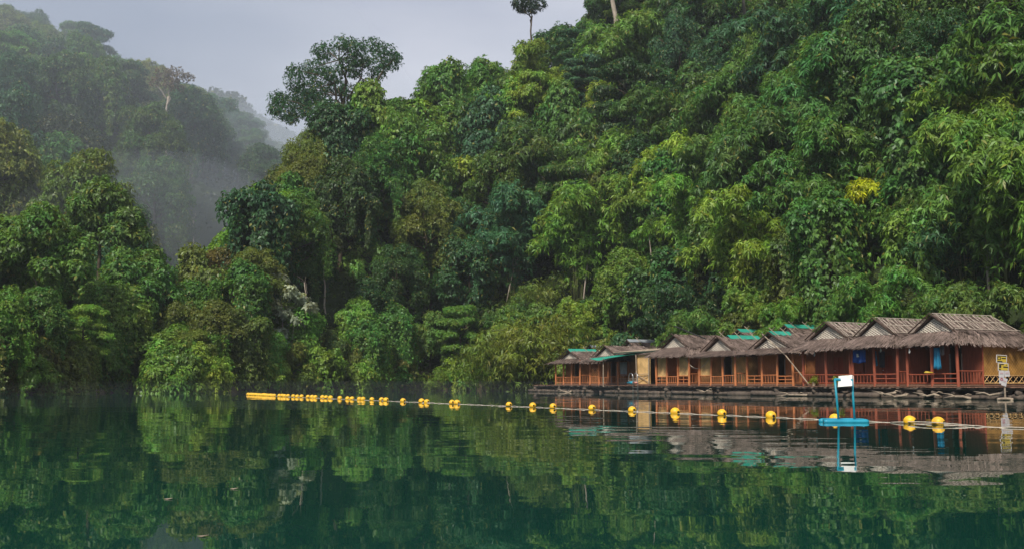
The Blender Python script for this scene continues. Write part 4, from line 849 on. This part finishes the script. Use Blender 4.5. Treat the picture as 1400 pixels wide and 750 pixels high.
# poles that lean against the roofs
def stick(label, pts, r, mat='driftwood', cat='pole', name='bamboo_pole', group=None):
    m = MB(); m.tube(pts, r, 6); o = m.build(name, M[mat]); return tag(o, label, cat, group)
stick('dark pole leaning over the thatch above the pale latticed gable', [raft(0.6, S(918), DECK + 4.7), raft(1.9, S(936) - 0.6, DECK + 3.6)], 0.05, 'shade_and_dark_pole')
stick('long bamboo pole slanting from the orange hut roof down to the deck', [raft(0.4, S(1040), DECK + 3.6), raft(-0.5, S(1085), DECK + 2.0), raft(-0.3, S(1112), DECK + 0.1)], 0.04)
stick('bamboo pole lying slantwise on the thatch of the end huts', [raft(0.3, S(812), DECK + 3.5), raft(0.5, S(822), DECK + 2.5)], 0.035, 'shade_and_dark_pole')
def hang(a, b, sag, r=0.02, n=12): return [a.lerp(b, i / n) - Vector((0, 0, sag * 4 * (i / n) * (1 - i / n))) for i in range(n + 1)]
o = MB().tube(hang(raft(-0.05, S(936, 0), DECK + 2.0), raft(-0.05, S(968, 0), DECK + 2.0), 0.75), 0.025, 5).build('slack_rope', M['rope']); tag(o, 'slack rope looped between two orange porch posts', 'rope')

# ------------------------------------------------------------------ raft deck, floats, driftwood
deck = empty('raft', raft(0, 0, 0), RZ, 'long brown bamboo raft that carries the row of huts', 'raft')
m = MB(); s_end = along(728, -1.2)
y = -9.0
while y < s_end:
    wdt = random.uniform(0.16, 0.24); x0_ = -1.15 + random.uniform(-.14, .1) + (0.0 if y < S(782) + 2.5 else 0.1)
    m.box(((x0_ + 12) / 2, y + wdt / 2, DECK - 0.06 + random.uniform(-.012, .012)), (12 - x0_, wdt - 0.02, 0.045)); y += wdt
m.build('plank', M['deck'], deck)
m = MB()
for x in (-1.0, 0.2, 2.4, 4.8, 7.2, 10.5): m.tube([(x, -9, DECK - 0.16), (x, s_end * 0.3, DECK - 0.15), (x, s_end * 0.7, DECK - 0.17), (x, s_end, DECK - 0.15)], 0.075, 7)
m.build('beam', M['log'], deck)
LOG_N = 0
def float_log(y, x, z, ln, r, lie='along', mat='log'):
    m = MB(); a = random.uniform(-.12, .12); n = 6; pts = []
    for i in range(n):
        t = i / (n - 1) - 0.5
        pts.append((x + math.sin(a) * ln * t + random.uniform(-.02, .02), y + ln * t, z + random.uniform(-.015, .015)) if lie == 'along' else (x + ln * (t + 0.5), y + math.sin(a) * ln * t, z + random.uniform(-.015, .015)))
    m.tube(pts, [r * random.uniform(0.85, 1.1) for _ in pts], 8); return m.build('float_log', M[mat], deck, True)
y = -9.0
while y < s_end - 1:
    ln = random.uniform(1.6, 3.4)
    if random.random() < 0.88: float_log(y + ln / 2, -0.95 + random.uniform(-.25, .2), 0.10 + random.uniform(-.03, .06), ln, random.uniform(0.12, 0.19))
    if random.random() < 0.6: float_log(y + ln / 2 + 0.4, -0.6 + random.uniform(-.2, .2), 0.36 + random.uniform(-.05, .05), ln * 0.9, random.uniform(0.09, 0.14))
    y += ln * random.uniform(0.75, 1.0)
y = -8.5
while y < s_end:                                            # logs lying crosswise, their ends show
    for z in (0.08, 0.34):
        if random.random() < 0.5: float_log(y + random.uniform(-.2, .2), -1.1 + random.uniform(-.2, .3), z, 2.5, random.uniform(0.10, 0.17), 'across')
    y += random.uniform(0.9, 1.8)
m = MB(); m.box((4.5, (s_end - 9) / 2, 0.20), (9.6, s_end + 8, 0.36)); m.build('under_deck_shade', M['shade_and_dark_pole'], deck)  # dark box standing in for the shade under the deck
DW = [(1150 + 68, 1.8, 'pale bent driftwood branch by the red hut steps'), (1075, 3.0, 'forked pale driftwood under the orange hut'), (1205, 1.5, 'short pale driftwood log floating beside the raft'), (1262, 1.6, 'bleached root lying under the teal cloth'), (1300, 1.8, 'bleached branch under the ochre-walled hut'), (960, 1.4, 'crooked branch stuck under the deck by the rope loop'), (770, 2.2, 'pale log afloat at the jungle end of the raft'), (1345, 1.7, 'pale branch under the notices')]
for px_, ln, lb in DW:
    s_ = along(px_, -1.5); z0 = random.uniform(0.05, 0.3); m = MB()
    pts = [raft(-1.45 + random.uniform(-.15, .15), s_ + ln * (t - 0.5), z0 + random.uniform(-.06, .10)) for t in (0, .25, .5, .75, 1)]
    m.tube(pts, [0.07, 0.075, 0.06, 0.045, 0.02], 7); m.tube([pts[2], pts[2] + Vector((-.2, .1, .12)), pts[2] + U * 0.7 + Vector((-.25, 0, .2))], [0.045, 0.03, 0.012], 5)
    m.tube([pts[1], pts[1] - U * 0.3 + Vector((0, 0, .15)), pts[1] - U * 0.55 + Vector((0, 0, .12))], [0.04, 0.03, 0.012], 5)
    tag(m.build('driftwood_branch', M['driftwood'], None, True), lb, 'driftwood')

# ------------------------------------------------------------------ things hanging in the porches
def cloth(name, label, px0, px1, zt, zb, mat, x=0.12, fold=0.05, cat='cloth', taper=0.0, n=18):
    s0, s1 = along(px0, x), along(px1, x); m = MB(); vs = []; k = 7
    for j in range(k):
        for i in range(n):
            t = i / (n - 1); v = j / (k - 1); mid = (s0 + s1) / 2; s_ = mid + (s0 + (s1 - s0) * t - mid) * (1 - taper * (1 - v))
            p = raft(x + fold * math.sin(t * 17 + v) * (0.3 + v), s_, DECK + zt + (zb - zt) * v + 0.04 * math.sin(t * 9) * v); vs.append(p)
    m.add(vs, [(j * n + i, j * n + i + 1, (j + 1) * n + i + 1, (j + 1) * n + i) for j in range(k - 1) for i in range(n - 1)])
    o = m.build(name, M[mat], None, True); o.modifiers.new('t', 'SOLIDIFY').thickness = 0.012; return tag(o, label, cat)
cloth('towel', 'blue towel with a small white mark hung between red porch posts', 1159, 1180, 2.22, 1.40, 'blue_cloth', x=-0.06, cat='towel')
m = MB(); s_ = along(1171, 0.0); m.box(raft(-0.16, s_, DECK + 1.86), (0.12, 0.03, 0.20), RZ + math.pi / 2); m.box(raft(-0.16, s_ - 0.07, DECK + 1.80), (0.08, 0.03, 0.08), RZ + math.pi / 2); tag(m.build('white_tag', M['white']), 'small white patch pinned on the blue towel', 'tag')
cloth('hanging_cloth', 'narrow teal cloth hanging beside dark clothes', 1189, 1196, 2.10, 1.20, 'teal_cloth', taper=0.5)
cloth('dark_shirt', 'dark clothes hung in the porch beside a narrow teal cloth', 1197, 1206, 2.1, 1.1, 'dark_cloth', x=0.5, cat='clothes')
cloth('hanging_cloth', 'long bright teal cloth hanging in the porch of the ochre-walled hut', 1270, 1283, 2.18, 0.95, 'teal_cloth', taper=0.35, fold=0.08)
cloth('grey_shirt', 'grey shirt hung next to the long bright teal cloth', 1279, 1287, 2.25, 1.75, 'grey_cloth', x=0.3, cat='clothes')
m = MB(); p = raft(0.05, along(1264, 0.05), DECK + 0.76); m.ball(p, (0.28, 0.16, 0.06), 14, 8); m.ball(p + Vector((-.1, 0, .04)), (0.14, 0.1, 0.05), 10, 6); tag(m.build('yellow_cloth', M['sign_yellow'], None, True), 'crumpled yellow-green cloth laid over the porch railing', 'cloth')
for px_, z in ((1239, 2.0), (1200, 2.12), (1110, 2.0)):
    m = MB(); p = raft(-0.25, along(px_, -0.25), DECK + z); m.tube([p + Vector((0, 0, .14)), p + Vector((.02, 0, 0)), p + Vector((-.01, 0, -.10))], [0.02, 0.06, 0.035], 6)
    tag(m.build('hanging_rag', M['white']), {1239: 'white rag hanging under the eave between the two lattice-roofed red huts', 1200: 'white rag hanging above the dark clothes', 1110: 'white rag hanging under the eave by the tall bamboo pole'}[px_], 'rag')
cloth('door_curtain', 'pale green curtain in the porch by the awning pole', 846, 856, 1.95, 0.75, 'tin', x=0.9, cat='curtain')

# ------------------------------------------------------------------ swimming ladder and float by the awning
lad = empty('pool_ladder', at(864, 533, 84), RZ, 'steel swimming ladder with two arched handrails on the raft edge', 'ladder')
lad.location = raft(-1.35, along(864, -1.35), 0)
for sg in (-0.36, 0.36):
    m = MB(); pts = [(0, sg - 0.3, -0.5), (0, sg - 0.3, 1.35)] + [(0, sg - 0.3 * math.cos(a), 1.35 + 0.3 * math.sin(a)) for a in np.linspace(0.4, math.pi - 0.4, 6)] + [(0, sg + 0.3, 1.35), (0, sg + 0.3, DECK)]
    m.tube(pts, 0.028, 8); m.build('handrail', M['steel'], lad, True)
for z in (-0.3, -0.05, 0.22, 0.48):
    m = MB(); m.tube([(0, -0.66, z), (0, 0.06, z)], 0.025, 6); m.build('rung', M['steel'], lad)
fl = empty('swim_float', raft(-1.0, along(863, -1.0), DECK + 0.17), RZ + 1.5, 'pointed blue and salmon-pink float lying on the deck by the ladder', 'float')
def spindle(x0, x1, r0, r1, mat, name):
    m = MB(); n = 9; m.tube([(x0 + (x1 - x0) * i / (n - 1), 0, 0) for i in range(n)], [r0 + (r1 - r0) * (i / (n - 1)) for i in range(n)], 12); o = m.build(name, mat, fl, True); o.scale = (1, 1.3, 0.62); return o
m = MB(); m.tube([(-0.35 + i * 0.16, 0, 0) for i in range(9)], [0.20, 0.225, 0.235, 0.23, 0.21, 0.18, 0.14, 0.09, 0.02], 12); o = m.build('hull', M['blue_float'], fl, True); o.scale = (1, 1.3, 0.62)
m = MB(); m.tube([(-0.36 - i * 0.11, 0, -0.01) for i in range(6)], [0.195, 0.18, 0.155, 0.12, 0.07, 0.015], 12); o = m.build('nose', M['pink'], fl, True); o.scale = (1, 1.3, 0.62)

# ------------------------------------------------------------------ notices on a post
p0 = raft(-1.9, along(1366, -1.9), 0); sg = empty('notice_post', p0, 0.1, 'notice post with yellow and black boards above white papers, before the ochre wall', 'sign')
sg.scale = (0.86, 0.86, 0.92)
m = MB(); m.tube([(0, 0, -0.5), (0.0, 0, 1.0), (-0.02, 0, 2.45)], 0.05, 8); m.build('post', M['driftwood'], sg)
m = MB(); m.tube([(-0.55, -0.08, 0.06), (0.0, -0.08, 0.09), (0.42, -0.08, 0.05)], 0.07, 8); m.tube([(0.3, -0.1, 0.08), (0.34, -0.1, -0.1)], 0.09, 8); m.build('foot_log', M['driftwood'], sg)
def panel(name, x, z, w_, h_, y, mat, tilt=0.0, parent=sg, th=0.02):
    m = MB(); m.box((0, 0, 0), (w_, th, h_)); o = m.build(name, M[mat], parent); o.location = (x, y, z); o.rotation_euler = (0, tilt, 0); return o
TT = 0.06
for z, nm in ((2.28, 0), (1.83, 1)):
    fr = panel('board', -0.16 + 0.02 * nm + 0.06 * nm, z, 0.66, 0.44, -0.07, 'paper', TT)
    panel('board_face', 0, 0, 0.57, 0.37, -0.013, 'sign_yellow', 0, fr)
    if nm == 0:
        for (x, zz, a, b) in ((0, 0.155, 0.58, 0.05), (-0.17, 0.02, 0.22, 0.16), (0.13, 0.03, 0.28, 0.06), (-0.12, -0.15, 0.32, 0.06)): panel('print', x, zz, a, b, -0.028, 'black', 0, fr, 0.006)
        panel('print', -0.17, 0.02, 0.12, 0.09, -0.034, 'sign_yellow', 0, fr, 0.006)
    else:
        for (x, zz, a, b) in ((-0.10, 0.14, 0.30, 0.05), (-0.2, 0.02, 0.12, 0.16), (0.14, 0.0, 0.30, 0.07), (-0.22, -0.15, 0.12, 0.05), (0.2, 0.12, 0.10, 0.03)): panel('print', x, zz, a, b, -0.028, 'black', 0, fr, 0.006)
for (x, z, a, b, t_) in ((-0.22, 1.44, 0.36, 0.34, 0.05), (0.14, 1.45, 0.36, 0.30, -0.05), (-0.22, 1.12, 0.34, 0.40, 0.02), (-0.06, 1.00, 0.34, 0.44, 0.32)):
    pp = panel('paper', x, z, a * 0.92, b, -0.075 - 0.02 * random.random(), 'paper', t_)
    panel('print', 0, 0.05, a * 0.55, 0.02, -0.014, 'sign_red', 0, pp, 0.005); panel('print', 0, -0.02, a * 0.6, 0.015, -0.014, 'grey_cloth', 0, pp, 0.005)
m = MB(); m.tube([(-0.24 + 0.07 * math.cos(a), -0.115, 1.16 + 0.07 * math.sin(a)) for a in np.linspace(0, 6.28, 13)[:-1]], 0.012, 5, True); m.build('ring_mark', M['sign_red'], sg)

# ------------------------------------------------------------------ buoy line
BX = [1274, 1236, 1135, 1049, 983, 920, 862, 808, 755.5, 728, 696, 626, 619, 585, 578, 553, 530, 524, 511, 499, 494, 484, 478, 467.6, 455, 449, 444, 434.5, 430, 424.5, 416, 410, 404.6, 397.5, 393, 390, 386, 379, 376.6, 374] + [371 - 2.1 * i for i in range(14)]
LA, LB = at(343, 540.4, 1), at(1274, 579, 1)
def ground(px, py): d = ray(px, py); t = -CAM_H / d.z; return Vector((d.x * t, d.y * t, 0))
ga, gb_ = ground(343, 539.6), ground(1274, 579.5); ln_dir = (gb_ - ga).normalized()
def on_line(px):
    k = (px - 700) / F * 1.0055; return ga + ln_dir * ((k * ga.y - ga.x) / (ln_dir.x - k * ln_dir.y))
bm_ = MB(); bm_.ball((0, 0, 0), (0.140, 0.132, 0.124), 22, 14); ball_me = bm_.mesh('ball', True); ball_me.materials.append(M['buoy_yellow'])
em = MB(); em.tube([(0.112, 0, 0.012), (0.140, 0, 0.012)], 0.036, 10)
eye_me = em.mesh('eyelet_shade', False); eye_me.materials.append(M['black'])  # black plug stands in for the shaded rope hole
bang = math.atan2(ln_dir.y, ln_dir.x)
prev = None; pts_line = []
order = sorted(BX, reverse=True)
def buoy_label(i):
    n = ['first', 'second', 'third', 'fourth', 'fifth', 'sixth', 'seventh', 'eighth', 'ninth', 'tenth', 'eleventh', 'twelfth', 'thirteenth', 'fourteenth']
    if i == 0: return 'largest yellow buoy, last on the rope, before the ochre-walled hut'
    if i == 1: return 'yellow buoy beside the largest one, on the doubled rope'
    if i == 2: return 'yellow buoy half hidden behind the blue float frame'
    if i == 3: return 'yellow buoy next after the blue float frame towards the far shore'
    if i < 14: return f'yellow buoy on the rope, {n[i]} counted from the largest towards the far shore'
    return None
for i, px_ in enumerate(order):
    p = on_line(px_); lb = buoy_label(i); g = 'yellow buoys along the rope'
    if lb is None: lb = 'small distant yellow buoy in the closely strung far part of the line'
    b = empty('buoy', (p.x, p.y, 0.05 + random.uniform(-.012, .012)), bang + random.uniform(-.25, .25), lb, 'buoy', g)
    b.rotation_euler[0] = random.uniform(-.2, .2); b.rotation_euler[1] = random.uniform(-.15, .15)
    ss = random.uniform(0.93, 1.06); b.scale = (ss, ss, ss)
    c_ = link('ball', ball_me, None, b)
    if i < 18:
        link('eyelet_shade', eye_me, None, b); e2 = link('eyelet_shade', eye_me, None, b); e2.rotation_euler = (0, 0, math.pi)
far_end = on_line(341); near_end = on_line(1420)
m = MB()
for off in (0.0,):
    pts = []
    a, b = far_end, near_end; n = 240
    for i in range(n + 1):
        t = i / n; p = a.lerp(b, t); nrm = Vector((-ln_dir.y, ln_dir.x, 0)); p = p + nrm * (0.05 * math.sin(i * 0.9) + 0.03 * math.sin(i * 2.3)); p.z = 0.006 + 0.012 * math.sin(i * 1.7); pts.append(p)
    m.tube(pts, 0.011, 6)
rp = m.build('buoy_rope', M['rope'], None, True); tag(rp, 'pale rope stringing the yellow buoys across the water', 'rope')
m = MB()
a, b = on_line(1210), on_line(1325)
nrm = Vector((-ln_dir.y, ln_dir.x, 0))
m.tube([a.lerp(b, t) + nrm * (0.16 * math.sin(math.pi * t)) * -1 + Vector((0, 0, 0.045 * math.sin(math.pi * t) + 0.008)) for t in np.linspace(0, 1, 20)], 0.011, 6)
tag(m.build('mooring_rope', M['rope'], None, True), 'second strand of rope running beside the two largest buoys', 'rope')

for px_, py_, lb in ((320, 668, 'pale leaf floating on the dark water, left one of three'), (230, 682, 'dark leaf floating on the water near the left bank reflection'), (277, 733, 'pale leaf floating nearest the bottom edge of the picture')):
    p = ground(px_, py_); m = MB(); m.add([p + Vector((-.034, 0, .006)), p + Vector((0, -.022, .004)), p + Vector((.036, .004, .012)), p + Vector((.004, .026, .006))], [(0, 1, 2, 3)])
    o = m.build('floating_leaf', M['driftwood']); o.modifiers.new('t', 'SOLIDIFY').thickness = 0.002; tag(o, lb, 'leaf')
for px_, lb in ((1143, 'leafy green potted plant on the deck behind the white panel'), (1108, 'small green plant on the deck at the foot of the slanting pole')):
    b = raft(-0.35, along(px_, -0.35), DECK); pl = empty('potted_plant', b, 0, lb, 'plant'); m = MB(); m.tube([(0, 0, -0.03), (0, 0, 0.2), (0, 0, 0.22)], [0.09, 0.12, 0.125], 12); m.build('pot', M['driftwood'], pl)
    C = np.array([[0, 0, 0.36]]) + rng.normal(size=(60, 3)) * np.array([0.14, 0.14, 0.12]); me = quad_mesh('foliage', clusters(C, unit(rng.normal(size=(60, 3)) + np.array([0, 0, 0.6])), 4, 0.16, 0.05, 0.3)); me.materials.append(M['leaf']); o = link('foliage', me, None, pl); o.color = (0.2, 0.3, 0.04, 1)

# ------------------------------------------------------------------ blue float with its upright frame
fp = ground(1157, 577); k = fp.y / F * 1.0
ff = empty('float_frame', fp, 0.0, 'bright blue tube float carrying two blue uprights and a tilted white panel', 'float')
m = MB(); xs = np.linspace(-0.50, 0.50, 17); m.tube([(x, 0, 0.02) for x in xs], [0.045] + [0.058 + 0.005 * math.sin(x * 19) for x in xs[1:-1]] + [0.045], 12); m.build('tube_float', M['blue_float'], ff, True)
m = MB(); m.tube([(x, 0.38, 0.02) for x in xs], [0.045] + [0.068] * 15 + [0.045], 12); m.build('tube_float', M['blue_float'], ff, True)
for x in (-0.40, 0.40):
    m = MB(); m.tube([(x, 0, 0.05), (x, 0.38, 0.05)], 0.04, 8); m.build('crossbar', M['blue_paint'], ff)
def post(xb, xt, zt, name='upright'):
    m = MB(); m.tube([(xb, 0.03, -0.05), ((xb + xt) / 2, 0.03, zt / 2), (xt, 0.03, zt)], 0.026, 9); return m.build(name, M['blue_paint'], ff, True)
post(-0.155, -0.215, 0.98); post(0.205, 0.17, 0.98)
m = MB(); m.tube([(-0.225, 0.03, 0.965), (-0.09, 0.03, 0.965)], 0.03, 8); m.build('bracket', M['blue_paint'], ff)
pn = MB(); pn.prism([(-0.19, -0.10, 0.80), (0.13, -0.10, 0.825), (0.215, 0.14, 1.07), (-0.09, 0.14, 1.045)], (0.0, 0.03, -0.012)); po = pn.build('panel', M['white'], ff)
m = MB(); m.tube([(0.20, 0.16, 1.06), (0.245, 0.17, 1.05), (0.245, 0.17, 0.80), (0.20, 0.16, 0.79)], 0.012, 6); m.build('panel_frame', M['white'], ff)
m = MB(); m.box((0.0, 0.05, 0.775), (0.26, 0.12, 0.05)); m.box((-0.02, 0.06, 0.73), (0.14, 0.08, 0.05)); m.build('panel_underside', M['black'], ff)  # black underside of the panel, built as boxes

# ------------------------------------------------------------------ labels for the forest: what, which height, near what
ORD = ['first', 'second', 'third', 'fourth', 'fifth', 'sixth', 'seventh', 'eighth', 'ninth', 'tenth', 'eleventh', 'twelfth', 'thirteenth', 'fourteenth', 'fifteenth', 'sixteenth']
NUM = {1: 'one', 2: 'two', 3: 'three', 4: 'four', 5: 'five', 6: 'six', 7: 'seven', 8: 'eight', 9: 'nine', 10: 'ten', 11: 'eleven', 12: 'twelve', 13: 'thirteen', 14: 'fourteen', 15: 'fifteen', 16: 'sixteen'}
ZONES = [(125, 'at picture edge'), (250, 'beside the valley'), (365, 'by headland tip'), (480, 'below spreading tree'), (590, 'on headland centre'), (700, 'before the raft'), (800, 'above end huts'), (900, 'above green awning'), (1000, 'above latticed gable'), (1110, 'above orange hut'), (1220, 'above towel hut'), (1330, 'above ochre hut'), (9999, 'at right edge')]
def zone(px, py, y, x):
    if y > 215 or (x < -30 and y > 130 and px < 420): v = 'misty hill'
    elif py > 440: v = 'shoreline'
    elif py > 330: v = 'lower slope'
    elif py > 210: v = 'middle slope'
    elif py > 100: v = 'upper slope'
    else: v = 'ridge'
    h = next(n for m_, n in ZONES if px < m_)
    return v, h
from collections import defaultdict
bins = defaultdict(list)
for root, kind, word, loc, sc in TREES:
    px, py = proj((loc[0], loc[1], loc[2] + 6 * sc)); v, h = zone(px, py, loc[1], loc[0]); bins[(kind, word, v, h)].append((px, root, py, loc))
for (kind, word, v, h), rows in bins.items():
    rows.sort(key=lambda r_: r_[0]); n = len(rows); noun = NOUN[kind]
    g = f'{CATS[kind]}s of the {v}'.replace('bamboos', 'bamboo') if CATS[kind] != 'bamboo' else f'bamboo of the {v}'
    for i, (px, root, py, loc) in enumerate(rows):
        if n == 1: lb = f'{word} {noun} on the {v} {h}'
        elif n <= 16: lb = f'{word} {noun}, {ORD[i]} of {NUM[n]} from left, {v} {h}'
        else: lb = f'{word} {noun} on the {v} {h}'
        root['label'] = lb; root['group'] = g

# ------------------------------------------------------------------ air
def air(name, mesh_mb, dens, color=(0.86, 0.90, 1.0), g=0.2):
    m, nt, o = material(name); v = N(nt, 'ShaderNodeVolumePrincipled'); v.inputs['Density'].default_value = dens; v.inputs['Color'].default_value = (*color, 1); v.inputs['Anisotropy'].default_value = g
    nt.links.new(v.outputs[0], o.inputs['Volume']); ob = mesh_mb.build(name, m); tag(ob, kind='stuff'); return ob
hz = MB(); hz.box((-50, 480, 98), (1500, 1300, 208)); air('haze', hz, 0.0003)
for c_, r_, d_ in (((-125, 235, 35), (112, 125, 85), 0.0025), ((-62, 262, 44), (46, 50, 24), 0.006), ((-95, 460, 60), (120, 60, 70), 0.006), ((-56, 185, 14), (26, 62, 26), 0.0028), ((-12, 88, 0.25), (75, 34, 0.8), 0.0008)):
    mb = MB(); mb.ball(c_, r_, 40, 24); air('mist', mb, d_, (0.80, 0.88, 1.0))
